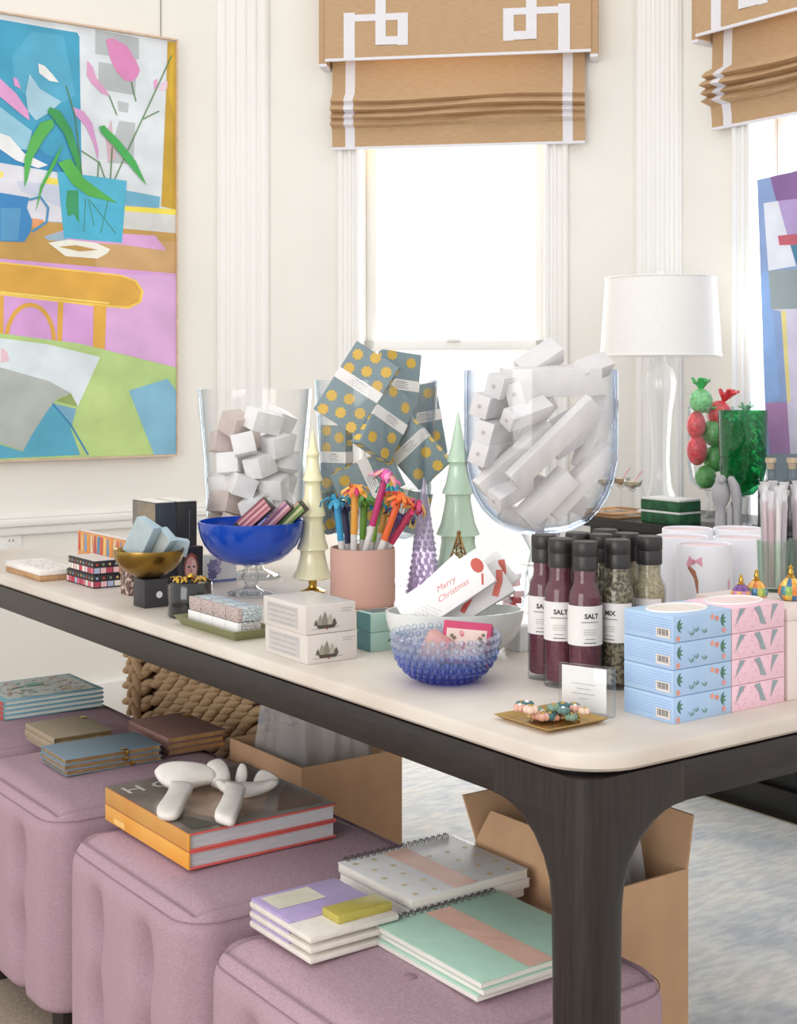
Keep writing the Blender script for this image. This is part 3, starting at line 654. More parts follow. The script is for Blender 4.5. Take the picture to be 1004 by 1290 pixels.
nstack((82, 979), 52, 204, 957, SLA, 'slate-blue', True, 'slate-blue notebooks', 'back', -1)
nstack((212, 953), 162, 284, 930, ROS, 'rose-brown', False, 'rose-brown notebooks', 'left')
# two coffee-table books
P, a, sx, sy, sz = fit((238, 1097), 133, 424, 1051, ZO); hb = sz/2
ORG = mat('orange_spine_cloth', '#e39a35', 0.45, hex2='#e8ae55', vs=10); REDE = mat('red_cover_edge', '#d8605a', 0.5)
PHOTO = mat('dark_photo_cover', '#82776d', 0.35, hex2='#a0958a', vs=9, detail=5)
for i in range(2):
    t = thing('coffee_table_book', ['orange-spined coffee-table book at the bottom, under the book with the photo cover', 'shrink-wrapped coffee-table book with grey-brown photo cover under white bow ornament'][i], 'book', P+Vector((0, 0, i*hb)), a, 'coffee-table books')
    m = MB(); m.cbox(0.0, sx, 0, sy, 0, 0.003, REDE, 0.001); m.cbox(0, sx, 0, sy, hb-0.0035, hb-0.0005, REDE, 0.001); m.build('cover', t)
    m = MB(); m.cbox(-0.001, 0.003, 0, sy, 0.0005, hb-0.0006, ORG, 0.0012); m.build('spine', t)
    m = MB(); m.cbox(0.003, sx-0.004, 0.004, sy-0.004, 0.003, hb-0.0035, mat('grey_pages', '#c3c4c8', 0.8, var=0.12, vs=1200, stretch=(0.02, 0.02, 1))); m.build('pages', t)
    if i == 0:
        m = MB(); Ms = face('left', sx, sy, hb, 0.0014); m.stroke([(sy*0.12, hb*0.3), (sy*0.26, hb*0.3)], hb*0.34, INK, Ms, '#efc377'); m.build('spine_print', t)
    else:
        m = MB(); Mt = face('top', sx, sy, hb, 0.0)
        m.poly(rect(0.001, sx-0.001, 0.001, sy-0.001), PHOTO, Mt, None)
        m.poly([(sx*0.18, sy*0.30), (sx*0.30, sy*0.10), (sx*0.55, sy*0.12), (sx*0.80, sy*0.40), (sx*0.72, sy*0.62), (sx*0.45, sy*0.66), (sx*0.25, sy*0.55)], INK, Mt @ Matrix.Translation((0, 0, 0.0003)), '#b89c86')
        for pts, c in (([(0.30, 0.30), (0.45, 0.18), (0.66, 0.36), (0.55, 0.52)], '#c9ae96'), ([(0.05, 0.05), (0.22, 0.05), (0.15, 0.25), (0.06, 0.30)], '#6a655c'), ([(0.62, 0.06), (0.95, 0.06), (0.95, 0.45), (0.80, 0.30)], '#8a6d5c'), ([(0.5, 0.72), (0.95, 0.6), (0.95, 0.95), (0.55, 0.95)], '#746d62')):
            m.poly([(sx*x, sy*y) for x, y in pts], INK, Mt @ Matrix.Translation((0, 0, 0.0006)), c)
        m.text('H O', sy*0.17, INK, Mt @ Matrix.Translation((0.012, sy*0.80, 0.0009)), '#e3dfd8', 'LEFT', 0.0006); m.build('cover_photo', t)
        m = MB(); vs = []; n = 22
        for ii in range(n+1):
            for jj in range(n+1): vs.append((-0.002+(sx+0.004)*ii/n, -0.002+(sy+0.004)*jj/n, hb+0.0012+0.0022*(noise.noise(Vector((ii*0.7, jj*0.25, 1.3)))*0.5+0.5)))
        m.add(vs, [[ii*(n+1)+jj, (ii+1)*(n+1)+jj, (ii+1)*(n+1)+jj+1, ii*(n+1)+jj+1] for ii in range(n) for jj in range(n)], SLEEVE, smooth=True)
        m.cbox(-0.0025, -0.0020, 0, sy, 0, hb+0.001, SLEEVE); m.build('shrink_wrap', t)
TOPB = ZO+2*hb
# white bow ornament on the book
ALA = mat('white_alabaster', '#d9d3cc', 0.35, hex2='#eae5df', vs=25, sss=0.25)
t = thing('bow_ornament', 'white alabaster bow ornament resting on the wrapped coffee-table book', 'ornament', onz(272, 1000, TOPB+0.004))
O = onz(272, 1000, TOPB+0.004)
def slab(name, pts, tilt, base, th):
    # outline lying on a plane through the pixel 'base' on the cover, tilted back by 'tilt' degrees from the level
    n = Vector((0, -math.sin(math.radians(tilt)), math.cos(math.radians(tilt)))); P0_ = onz(base[0], base[1], TOPB+0.004)+n*th*0.5
    q = [onplane(120+x/3.1375, 940+y/3.1375, P0_, n)-O for x, y in pts]
    q, _r = dense(q+[q[0]], [0]*(len(q)+1), 3); q = q[:-1]; c = sum(q, Vector())/len(q); rings = []
    for k, dz in ((0.80, -0.5), (0.95, -0.35), (1.0, 0.0), (0.95, 0.35), (0.80, 0.5)): rings.append([c+(p-c)*k+n*dz*th for p in q])
    ar = sum((q[i].x-c.x)*(q[(i+1) % len(q)].y-c.y)-(q[(i+1) % len(q)].x-c.x)*(q[i].y-c.y) for i in range(len(q)))
    if ar < 0: rings = [r[::-1] for r in rings]
    m = MB(); loft(m, rings, ALA); m.build(name, t, sharp=180)
def dense(pts, rs, k=5):
    P_ = []; R_ = []
    for i in range(len(pts)-1):
        p0 = pts[max(i-1, 0)]; p1 = pts[i]; p2 = pts[i+1]; p3 = pts[min(i+2, len(pts)-1)]
        for j in range(k):
            q = j/k; P_.append(0.5*((2*p1)+(p2-p0)*q+(2*p0-5*p1+4*p2-p3)*q*q+(3*p1-p0-3*p2+p3)*q**3)); R_.append(rs[i]+(rs[i+1]-rs[i])*q)
    return P_+[pts[-1]], R_+[rs[-1]]
slab('loop', [(233, 100), (262, 75), (330, 64), (430, 74), (480, 100), (480, 135), (430, 150), (370, 165), (310, 168), (265, 150), (240, 122)], 42, (230, 998), 0.018)
slab('tail', [(300, 145), (385, 155), (365, 205), (335, 268), (302, 284), (252, 279), (242, 255), (262, 225), (287, 185)], 8, (215, 1029), 0.016)
slab('tail', [(515, 145), (590, 160), (588, 192), (568, 260), (546, 306), (500, 300), (470, 280), (490, 235), (508, 195)], 8, (288, 1036), 0.016)
slab('loop', [(470, 140), (560, 150), (650, 150), (722, 140), (712, 158), (670, 178), (600, 197), (540, 190), (490, 170)], 25, (310, 1003), 0.014)
slab('knot', [(432, 100), (448, 70), (490, 56), (517, 72), (534, 110), (530, 150), (490, 165), (445, 140)], 48, (276, 994), 0.026)
slab('spur', [(553, 128), (563, 88), (579, 67), (598, 80), (602, 120), (590, 158), (560, 156)], 62, (304, 992), 0.012)
slab('spur', [(618, 158), (638, 108), (668, 94), (722, 124), (720, 148), (685, 165)], 55, (332, 993), 0.010)
# wrapped notebooks on the nearest ottoman
CREAM = mat('cream_cover', '#e6dfd6', 0.6, var=0.04, vs=60); LIL = mat('lilac_cover', '#b3a0cd', 0.55, var=0.04, vs=60); OLV = mat('olive_gold_box', '#b5a84f', 0.5, var=0.05, vs=60)
P, a, sx, sy, sz = fit((391, 1216), 314, 503, 1177, ZO, 0)
for i in range(3):
    h3 = sz/3; q = P+Vector((0, 0, i*h3))
    t = thing('gift_notebook_set', 'cellophane-wrapped lilac and cream notebook set, %s of its stack' % ['bottom', 'middle', 'topmost'][i], 'notebook', q, a, 'lilac and cream notebook sets')
    m = MB(); m.cbox(0, sx, 0, sy, 0, h3*0.62, CREAM, 0.002); m.build('cream_book', t)
    m = MB(); m.cbox(0.002, sx*0.99, sy*0.36, sy*0.99, h3*0.62, h3*0.94, LIL, 0.001); b = m.build('lilac_pad', t)
    if i == 2:
        m = MB(); Ml = frame((0, 0, h3*0.94+0.0005), (1, 0, 0), (0, 1, 0)); m.poly(rect(sx*0.08, sx*0.62, sy*0.62, sy*0.93), INK, Ml, '#e3dfcb')
        for k in range(5): m.stroke([(sx*(0.14), sy*(0.66+0.05*k)), (sx*(0.50-0.03*(k % 2)), sy*(0.66+0.05*k))], 0.0007, INK, Ml @ Matrix.Translation((0, 0, 0.0002)), '#c7bfa4')
        m.build('label', b)
        m = MB(); m.cbox(sx*0.38, sx*1.0, sy*0.10, sy*0.36-0.001, h3*0.62, h3*0.62+0.011, OLV, 0.001); m.build('olive_box', t)
    m = MB(); m.cbox(-0.002, sx+0.003, -0.002, sy+0.002, 0.0002, h3*0.60, SLEEVE, 0.001); m.build('plastic_sleeve', t)
METAL = mat('grey_wire', '#7f7c78', 0.35, 0.9)
DOTS = mat('pale_grey_cover', '#e9e9ea', 0.5, var=0.03, vs=50); MINT = mat('mint_cover', '#b5d9c6', 0.55, var=0.03, vs=50); PEA = '#eec3b2'
def spiral(name, lab, n, P, a, sx, sy, sz, cover, dots, grp):
    for i in range(n):
        h = sz/n; q = P+Vector((0, 0, i*h))+U*[0.004, -0.002, 0, 0][i]+V*[-0.003, 0.002, 0, 0][i]
        t = thing('spiral_notebook', '%s, %s of its stack' % (lab, (['bottom', 'middle', 'topmost'] if n == 3 else ['lower', 'upper'])[i]), 'notebook', q, a, grp)
        m = MB(); m.cbox(0, sx, 0, sy, h-0.0015, h-0.0003, cover, 0.0004); m.build('front_cover', t)
        m = MB(); m.cbox(0.001, sx-0.001, 0.001, sy-0.001, 0.0, h-0.0016, PAGE, 0.0004); m.build('pages', t)
        for k in range(17 if i == n-1 else 0):
            m = MB(); x = sx*(0.06+0.88*k/16)
            for dd in (0, 0.0035): m.tube([(x+dd, sy-0.007, h-0.0004), (x+dd, sy-0.005, h+0.0035), (x+dd, sy+0.001, h+0.0045), (x+dd, sy+0.004, h-0.001), (x+dd, sy+0.003, 0.001)], 0.0008, METAL, 5)
            m.build('wire_ring', t)
        if i == n-1:
            m = MB(); Mt = face('top', sx, sy, h, 0.0002); m.poly(rect(sx*0.36, sx*0.56, 0.0, sy*0.96), INK, Mt, PEA)
            m.stroke([(sx*(0.40+0.012*q_), sy*(0.50-0.016*q_+0.012*math.sin(q_*2.3))) for q_ in range(11)], 0.0010, INK, Mt @ Matrix.Translation((0, 0, 0.0002)), '#e2958a'); m.build('paper_band', t)
            if dots:
                m = MB(); random.seed(11)
                for k in range(26):
                    x, y = sx*((k % 6)+0.5+0.25*((k//6) % 2))/6.3, sy*((k//6)+0.4)/5
                    if sx*0.34 < x < sx*0.58: continue
                    m.poly(disc(x, y, 0.0042), INK, Mt, '#d8c48e')
                m.build('gold_dots', t)['kind'] = 'stuff'
        m = MB(); m.cbox(-0.003, sx+0.006, -0.002, sy+0.001, 0.0002, h-0.0006, SLEEVE, 0.001); m.build('plastic_sleeve', t)
P = tp(0.415, 0.0727, ZO); spiral('x', 'gold-dotted pale grey spiral notebook with peach band', 3, P, A, 0.208, 0.182, 0.040, DOTS, True, 'dotted spiral notebooks')
P = onz(606, 1264, ZO); spiral('x', 'mint green spiral notebook with peach band', 3, P, A, 0.211, 0.222, 0.0245, MINT, False, 'mint spiral notebooks')
# ---------------------------------------------------------------- woven baskets under the table
STRAW = mat('water_hyacinth', '#a88560', 0.75, hex2='#d2b48f', vs=3, stretch=(1, 6, 6), detail=3)
STRAWD = mat('basket_lining', '#6e5338', 0.9)
ms = MB(); ms.ball((0, 0, 0), 1.0, STRAW, 8, 6); strand_me = None
def basket(u0, u1, v0, v1, label):
    global strand_me
    t = thing('woven_basket', label, 'basket', tp(u0, v0), A, 'woven baskets under the table'); L = u1-u0; Wd = v1-v0; Hb = 0.60
    m = MB(); m.cbox(0.02, Wd-0.02, 0.02, L-0.02, 0.0, 0.012, STRAWD)
    for r in ((0.018, 0.03, 0.018, L-0.018), (Wd-0.03, Wd-0.018, 0.018, L-0.018), (0.018, Wd-0.018, 0.018, 0.03), (0.018, Wd-0.018, L-0.03, L-0.018)): m.cbox(r[0], r[1], r[2], r[3], 0, Hb-0.02, STRAWD)
    m.build('inner_shell', t)
    random.seed(5); rows = 13; cols = max(3, int(round(L/0.048)))
    def strand(c, R, s):
        global strand_me
        if strand_me is None:
            o = ms.build('strand', t); strand_me = o
        else: o = dup(strand_me, parent=t)
        M = Matrix.Translation(c) @ R @ Matrix.Diagonal((s[0], s[1], s[2], 1)); o.matrix_local = M
    for r in range(rows):
        z = 0.335+r*0.0205
        for k in range(cols):
            y = L*(k+0.5+0.5*(r % 2)-0.25)/cols
            br = (0.30 < k/cols < 0.30+0.8/cols)
            strand((0.014 if not br else 0.004, y, z), Matrix.Rotation(math.radians(90+random.uniform(-4, 4)), 4, 'Z') @ Matrix.Rotation(math.radians((22 if not br else (50 if r % 2 else -50))+random.uniform(-6, 6)), 4, 'Y'), (0.040, 0.013, 0.0115))
        for k in range(4):
            strand((0.03+(Wd-0.04)*(k+0.5)/4, 0.014, z), Matrix.Rotation(math.radians(20), 4, 'Y'), (0.042, 0.013, 0.0115))
    for k in range(cols+1):
        strand((0.012, L*k/cols, Hb), Matrix.Rotation(math.radians(90), 4, 'Z') @ Matrix.Rotation(math.radians(30), 4, 'Y'), (0.034, 0.02, 0.016))
basket(1.50, 2.00, 0.45, 0.80, 'woven water-hyacinth basket under the table beside the plastic-wrapped goods')
basket(2.07, 2.20, 0.47, 0.80, 'woven water-hyacinth basket behind the other basket, at the far table end')
# ---------------------------------------------------------------- cardboard boxes with plastic
CARD = mat('brown_cardboard', '#c69f7c', 0.85, var=0.06, vs=12); CARDI = mat('cardboard_edge', '#8f6c4b', 0.9, var=0.1, vs=200)
PLAS = glass('crumpled_plastic', '#fafbfb', '#dfe4e8', 0.35, 0.2, 1.8, 0.25, '#f2f5f8', base=0.05)
def carton(label, u0, u1, v0, v1, h, flaps):
    t = thing('cardboard_box', label, 'box', tp(u0, v0), A, 'cardboard boxes under the table'); L = u1-u0; Wd = v1-v0; k = 0.004
    m = MB(); m.cbox(0, Wd, 0, L, 0, k, CARD)
    m.cbox(0, k, 0, L, 0, h, CARD); m.cbox(Wd-k, Wd, 0, L, 0, h, CARD); m.cbox(k, Wd-k, 0, k, 0, h, CARD); m.cbox(k, Wd-k, L-k, L, 0, h, CARD); m.build('carton_body', t)
    for (side, ln, ang) in flaps:
        m = MB(); s_, c_ = math.sin(math.radians(ang))*ln, math.cos(math.radians(ang))*ln      # ang from upright, outwards
        if side == 'v0': q = [(0, 0, h), (0, L, h), (-s_, L*0.99, h+c_), (-s_, L*0.01, h+c_)]; n = Vector((k, 0, 0))
        if side == 'v1': q = [(Wd, 0, h), (Wd, L, h), (Wd+s_, L*0.99, h+c_), (Wd+s_, L*0.01, h+c_)]; n = Vector((-k, 0, 0))
        if side == 'u0': q = [(0, 0, h), (Wd, 0, h), (Wd*0.99, -s_, h+c_), (Wd*0.01, -s_, h+c_)]; n = Vector((0, k, 0))
        if side == 'u1': q = [(0, L, h), (Wd, L, h), (Wd*0.99, L+s_, h+c_), (Wd*0.01, L+s_, h+c_)]; n = Vector((0, -k, 0))
        vs = [Vector(p) for p in q]+[Vector(p)+n for p in q]
        m.add(vs, [[0, 1, 2, 3], [7, 6, 5, 4], [0, 4, 5, 1], [1, 5, 6, 2], [2, 6, 7, 3], [3, 7, 4, 0]], CARD); m.build('flap', t)
    return t
def plastic(name, label, u, v, z0, sx, sy, sz, seed, cat):
    m = MB(); n = 14; vs = []; fs = []; random.seed(seed)
    for i in range(n+1):
        for k in range(4*n):
            s = k//n; f = (k % n)/n; x, y = ((-1+2*f, -1), (1, -1+2*f), (1-2*f, 1), (-1, 1-2*f))[s]; w = 1-0.25*(i/n)**3
            q = Vector((x*sx/2*w, y*sy/2*w, sz*i/n)); nn = noise.noise(Vector((x*2.2+seed, y*2.2, i*0.10)))*0.028+noise.noise(Vector((x*7, y*7+seed, i*0.25)))*0.010
            vs.append(q+Vector((x, y, 0)).normalized()*nn)
    R = 4*n
    for i in range(n):
        for k in range(R): fs.append([i*R+k, i*R+(k+1) % R, (i+1)*R+(k+1) % R, (i+1)*R+k])
    fs.append([n*R+k for k in range(R)]); fs.append(list(range(R))[::-1]); m.add(vs, fs, PLAS, smooth=True)
    return tag(m.build(name, M=Matrix.Translation(tp(u, v, z0)) @ Matrix.Rotation(A, 4, 'Z'), sharp=60), label, cat)
carton('plain cardboard box behind the coffee-table book ottoman, under the table', 1.124, 1.40, 0.338, 0.570, 0.445, [('v1', 0.05, 80)])
plastic('plastic_bag', 'crumpled clear plastic bag standing in the box beside the woven basket', 1.262, 0.455, 0.006, 0.18, 0.19, 0.655, 2, 'bag')
carton('open cardboard box with raised flaps behind the nearest table leg', 0.285, 0.56, 0.30, 0.472, 0.468, [('v1', 0.075, 12), ('v0', 0.05, -35), ('u1', 0.07, 30)])
plastic('plastic_bag', 'clear plastic bag bulging from the open cardboard box behind the table leg', 0.42, 0.386, 0.006, 0.10, 0.19, 0.57, 8, 'bag')
# ================================================================ THINGS ON THE TABLE
WHITE = mat('white_card', '#ecebeb', 0.55, var=0.03, vs=30); GREYW = mat('pale_grey_card', '#dcdadb', 0.5, var=0.04, vs=30); TAUPE = mat('taupe_card', '#c9b9b3', 0.55, var=0.05, vs=30)
BLK = mat('matt_black_card', '#26252a', 0.5, var=0.12, vs=30); NAVY = mat('navy_cloth', '#2c3340', 0.5, var=0.12, vs=60)
CLEARE = glass('clear_acrylic', '#fdfefe', '#cfdae0', 0.4)
def cthing(name, label, cat, f, group=None):
    P, a, sx, sy, sz = f; return thing(name, label, cat, P, a, group), sx, sy, sz
def sbox(name, label, cat, f, mt, bev=0.0012, group=None, decals=None):
    t, sx, sy, sz = cthing(name, label, cat, f, group)
    m = MB(); m.cbox(0, sx, 0, sy, 0, sz, mt, bev); m.build('carton', t)
    if decals:
        for nm, fn in decals.items():
            m = MB(); fn(m, sx, sy, sz); m.build(nm, t)
    return t
# --- wooden tray with speckled top
OAK = mat('oak_board', '#c29a72', 0.6, hex2='#a87f58', vs=20, stretch=(10, 1, 10))
TERR = mat('speckled_terrazzo', '#ece7e2', 0.35, hex2='#b5917f', vs=160, detail=1, lo=0.60, hi=0.66)
f = fit((50, 733), 7, 100, 719, ZT)
t, sx, sy, sz = cthing('serving_tray', 'pale wooden tray with white speckled top at the far table end', 'tray', f)
m = MB(); m.cbox(0, sx, 0, sy, 0, sz*0.5, OAK, 0.002); m.build('wooden_base', t)
m = MB(); m.cbox(0, sx, 0, sy, sz*0.5, sz, mat('white_marble', '#efe9e4', 0.3), 0.002); b = m.build('white_slab', t)
m = MB(); m.cbox(0.008, sx-0.008, 0.008, sy-0.008, sz, sz+0.001, TERR); m.build('speckled_inlay', b)
# --- two patterned dark boxes and orange box
def patches(m, Ml, w, h, seed):
    random.seed(seed); cols = ['#c8344d', '#e3b8bf', '#d9d3cf', '#b4455a', '#aab3cc', '#e6dcd2', '#d0667c']; n = max(4, int(w/0.013)); k = 0
    for i in range(n): m.poly(rect(w*(i+0.06)/n, w*(i+0.94)/n, h*0.10, h*0.50), INK, Ml, cols[(i*3+seed+random.randint(0, 2)) % 7])
    for i in range(n): m.poly(disc(w*(i+0.5)/n, h*0.74, w/n*0.22, h*0.10, 8), INK, Ml, ['#b8402f', '#7d8a6a', '#c9a06a', '#8e9bb5'][(i+seed) % 4])
for k, (nr, l, r, tp_, z, lb) in enumerate((((118, 742), 84, 152, 725, ZT, 'lower black gift box with red and pink check band, under its twin'), ((118, 715), 86, 149, 697, None, 'upper black gift box with red and pink check band, stacked on its twin'))):
    if k == 0: f = fit(nr, l, r, tp_, ZT); f0 = f; zz = ZT+f[4]+0.003
    else: f = (f0[0]+Vector((0, 0, f0[4]+0.0005)), f0[1], f0[2]*0.95, f0[3]*0.94, f0[4])
    t = sbox('patterned_gift_box', lb, 'gift box', f, BLK, 0.001, 'black checked gift boxes', None); sx, sy, sz = f[2:]
    m = MB(); patches(m, face('left', sx, sy, sz), sy, sz, 1+k); patches(m, face('right', sx, sy, sz), sx, sz, 3+k); m.build('printed_band', t)['kind'] = 'stuff'
    m = MB(); m.poly(rect(0.002, sx-0.002, 0.002, sy-0.002), INK, face('top', sx, sy, sz), '#d4c8c4'); m.build('lid_label', t)
f = fit((157, 727), 98, 168, 681, ZT)
t = sbox('orange_patterned_box', 'box with orange, red and blue pattern behind the black checked boxes', 'gift box', f, mat('orange_print_card', '#d8874a', 0.5, hex2='#d9a36a', vs=40), 0.001); sx, sy, sz = f[2:]
m = MB(); Ml = face('left', sx, sy, sz); random.seed(4)
for i in range(14):
    x = sy*(i+0.2)/14.5; m.poly([(x, sz*0.45), (x+sy*0.05, sz*0.45), (x+sy*random.uniform(0.02, 0.07), sz*0.95), (x+sy*0.01, sz*0.95)], INK, Ml, ['#c9503f', '#e8c27a', '#5f9bc9', '#e2943d', '#d9d2bf', '#b94a5a', '#4f86b5'][i % 7])
m.build('printed_pattern', t)['kind'] = 'stuff'
m = MB(); m.poly(rect(0.002, sx-0.002, 0.002, sy-0.002), INK, face('top', sx, sy, sz), '#e7ded6'); m.build('lid_label', t)
f = fit((163, 751), 152, 174, 713, ZT)
t = sbox('floral_box', 'small dark box with pale floral print beside the gold bowl', 'gift box', f, mat('brown_floral_card', '#5f4a45', 0.6, hex2='#cbb3a6', vs=110, lo=0.5, hi=0.58), 0.001)
# --- small dark box carrying the gold bowl
f = fit((182, 767), 168, 212, 731, ZT)
t = sbox('dark_candle_box', 'small dark grey box with round white sticker under the gold bowl', 'box', f, mat('charcoal_card', '#36343a', 0.5, var=0.08), 0.001); sx, sy, sz = f[2:]
m = MB(); m.poly(disc(sx*0.62, sz*0.45, 0.0062), INK, face('right', sx, sy, sz), '#d5d5dc'); m.build('round_sticker', t)
cb = f[0]+(Vector((math.cos(A), math.sin(A), 0))*sx+U*sy)*0.5; zb_ = ZT+sz
cb = Vector(((187.5-CX)/F*cb.y, cb.y, zb_))
BRASS = mat('hammered_brass', '#a98a48', 0.32, 1.0, hex2='#8a6c34', vs=12, bump=0.25, bs=60)
t = thing('brass_bowl', 'round brass bowl filled with pale blue boxes', 'bowl', cb)
r0 = 44.5/F*cb.y; hb_ = 0.052
m = MB(); prof = [(0.0, 0.0), (0.018, 0.0005)]+[(r0*math.sin(math.radians(x)), hb_*(1-math.cos(math.radians(x)))) for x in (30, 42, 54, 66, 78, 88)]+[(r0*0.995, hb_+0.001), (r0*0.965, hb_)]+[(r0*0.96*math.sin(math.radians(x)), hb_*(1-math.cos(math.radians(x)))+0.003) for x in (78, 60, 40, 20)]+[(0.0, 0.004)]
m.lathe(prof, BRASS, 48); m.build('bowl_body', t, sharp=60)
PBL = mat('powder_blue_card', '#b4c9d3', 0.6, hex2='#a5bfce', vs=20); PGR = mat('powder_grey_card', '#b9c2c2', 0.6, var=0.05)
def tilted(name, label, cat, px, py, d, roll, yaw, pitch, lx, ly, lz, mt, group=None, deco=None, part='carton', bev=0.0008):
    t = thing(name, label, cat, M=facing(px, py, d, roll, yaw, pitch), group=group)
    m = MB(); m.box((lx, ly, lz), (0, 0, 0), mt, bev); m.build(part, t)
    if deco: deco(t, lx, ly, lz)
    return t
dB = cb.y
def sidedeco(c):
    def fn(t, lx, ly, lz): m = MB(); m.poly(rect(-lx/2+0.001, lx/2-0.001, -ly/2+0.001, ly/2-0.001), INK, Matrix.Translation((0, 0, lz/2+0.0004)), c); m.build('printed_face', t)
    return fn
tilted('pale_blue_box', 'largest pale blue box in the brass bowl, leaning left', 'box', 179, 678, dB-0.02, 62, -24, 0, 0.068, 0.042, 0.026, PBL, 'pale blue boxes in brass bowl', sidedeco('#adbbbf'))
tilted('pale_blue_box', 'middle grey-blue box in the brass bowl, half behind the largest', 'box', 204, 685, dB-0.005, 50, -30, 0, 0.05, 0.036, 0.022, PBL, 'pale blue boxes in brass bowl', sidedeco('#b9bfbc'))
tilted('pale_blue_box', 'right-hand pale blue box in the brass bowl, seen edge-on', 'box', 221, 688, dB+0.03, -12, 20, 10, 0.045, 0.030, 0.020, PBL, 'pale blue boxes in brass bowl')
# --- black standing boxed books
f = fit((196, 738), 167, 222, 634, ZT); f1 = f
for k in range(2):
    if k == 0: g = f
    else:
        q = f[0]+V*(f[2]+0.002); g = (q, f[1], reach(q, V, 248), f[3], f[4])
    t, sx, sy, sz = cthing('slipcase_book', ['tall navy slipcased book standing behind the brass bowl, with grey left side', 'tall black slipcased book standing right of the navy one'][k], 'book', g, 'slipcased books')
    m = MB(); m.cbox(0, sx, 0, sy, 0, sz, NAVY if k == 0 else BLK, 0.001); m.build('slipcase', t)
    m = MB(); m.poly(rect(0.001, sy-0.001, 0.001, sz-0.001), mat('smoky_grey_print', '#6e6a66', 0.45, hex2='#94846b', vs=24, detail=4), face('left', sx, sy, sz)); m.poly([(0.002, 0.002), (sy*0.9, 0.002), (sy*0.4, sz*0.5)], INK, face('left', sx, sy, sz, 0.0008), '#5d5a58'); m.build('side_print', t)
    m = MB(); m.cbox(0.003, sx-0.003, 0.003, sy-0.003, sz, sz+0.001, PAGE); m.build('page_top', t)
    if k: m = MB(); m.stroke([(sx*0.6, sz*0.1), (sx*0.62, sz*0.9)], 0.0012, INK, face('right', sx, sy, sz), '#6d6d76'); m.build('spine_line', t)
# --- portrait box
f = fit((229, 742), 223, 256, 690, ZT)
t = sbox('portrait_box', 'dark box printed with a pink painted face behind the black tumbler', 'box', f, BLK, 0.001); sx, sy, sz = f[2:]
m = MB(); Mr = face('right', sx, sy, sz)
for i, (pts, c) in enumerate(((disc(sx*0.42, sz*0.50, sx*0.34, sz*0.34), '#7a4b45'), (disc(sx*0.43, sz*0.47, sx*0.27, sz*0.30), '#d39a94'), (disc(sx*0.55, sz*0.5, sx*0.12, sz*0.2), '#e5bcb4'), (disc(sx*0.32, sz*0.52, sx*0.07, sz*0.025, 10), '#3c4a5e'), (disc(sx*0.56, sz*0.52, sx*0.07, sz*0.025, 10), '#3c4a5e'), ([(sx*0.42, sz*0.50), (sx*0.48, sz*0.38), (sx*0.40, sz*0.38)], '#b9776f'), (disc(sx*0.44, sz*0.29, sx*0.10, sz*0.028, 12), '#b83f58'), ([(sx*0.10, sz*0.74), (sx*0.45, sz*0.86), (sx*0.78, sz*0.72), (sx*0.44, sz*0.78)], '#a0524a'))):
    m.poly(pts, INK, Mr @ Matrix.Translation((0, 0, 0.00015*i)), c)
m.build('printed_face', t)
# --- white box with purple flowers
f = fit((262, 735), 256, 298, 700, ZT)
t = sbox('violet_flower_box', 'low white box with violet flower print behind the blue compote', 'box', f, WHITE, 0.001); sx, sy, sz = f[2:]
m = MB(); Mr = face('right', sx, sy, sz)
for i, (x, y, r) in enumerate(((0.10, 0.6, 0.3), (0.22, 0.45, 0.2), (0.06, 0.3, 0.22), (0.30, 0.75, 0.12))): m.poly(star(sx*x+0.006, sz*y, sz*r, 7, 0.7), INK, Mr @ Matrix.Translation((0, 0, 0.0001*i)), ['#8c86b5', '#a9a5cb', '#6f6a9c', '#b5b1d6'][i])
m.stroke([(0, sz*0.06), (sx, sz*0.06)], sz*0.08, INK, Mr, '#6d7fc0'); m.build('flower_print', t)
# --- black tumbler with gold bow
P = onz(240, 776); P.z = ZT
t = thing('black_tumbler', 'black tapered tumbler with crumpled gold bow on top', 'candle', P)
BG = mat('black_gloss', '#17171a', 0.15, var=0.1, coat=0.5)
m = MB(); m.lathe([(0.0, 0.0), (0.037, 0.0), (0.0395, 0.003), (0.0375, 0.058), (0.0355, 0.061), (0.034, 0.058), (0.0, 0.057)], BG, 40); m.build('tumbler_body', t, sharp=50)
m = MB(); random.seed(9)
for k in range(16):
    w = random.uniform(0, 6.28); rr = random.uniform(0.010, 0.030); c, s_ = rr*math.cos(w), rr*math.sin(w); d1, d2 = random.uniform(-0.012, 0.012), random.uniform(-0.012, 0.012)
    m.tube([(c-d1, s_-d2, 0.060), (c, s_, 0.066+random.uniform(0, 0.004)), (c+d1*0.6, s_+d2*0.6, 0.067), (c+d1, s_+d2, 0.061)], [0.0015, 0.0045, 0.005, 0.0015], GOLD, 6, flat=0.4)
m.ball((0, 0, 0.069), 0.006, GOLD, 8, 6); m.build('gold_bow', t)
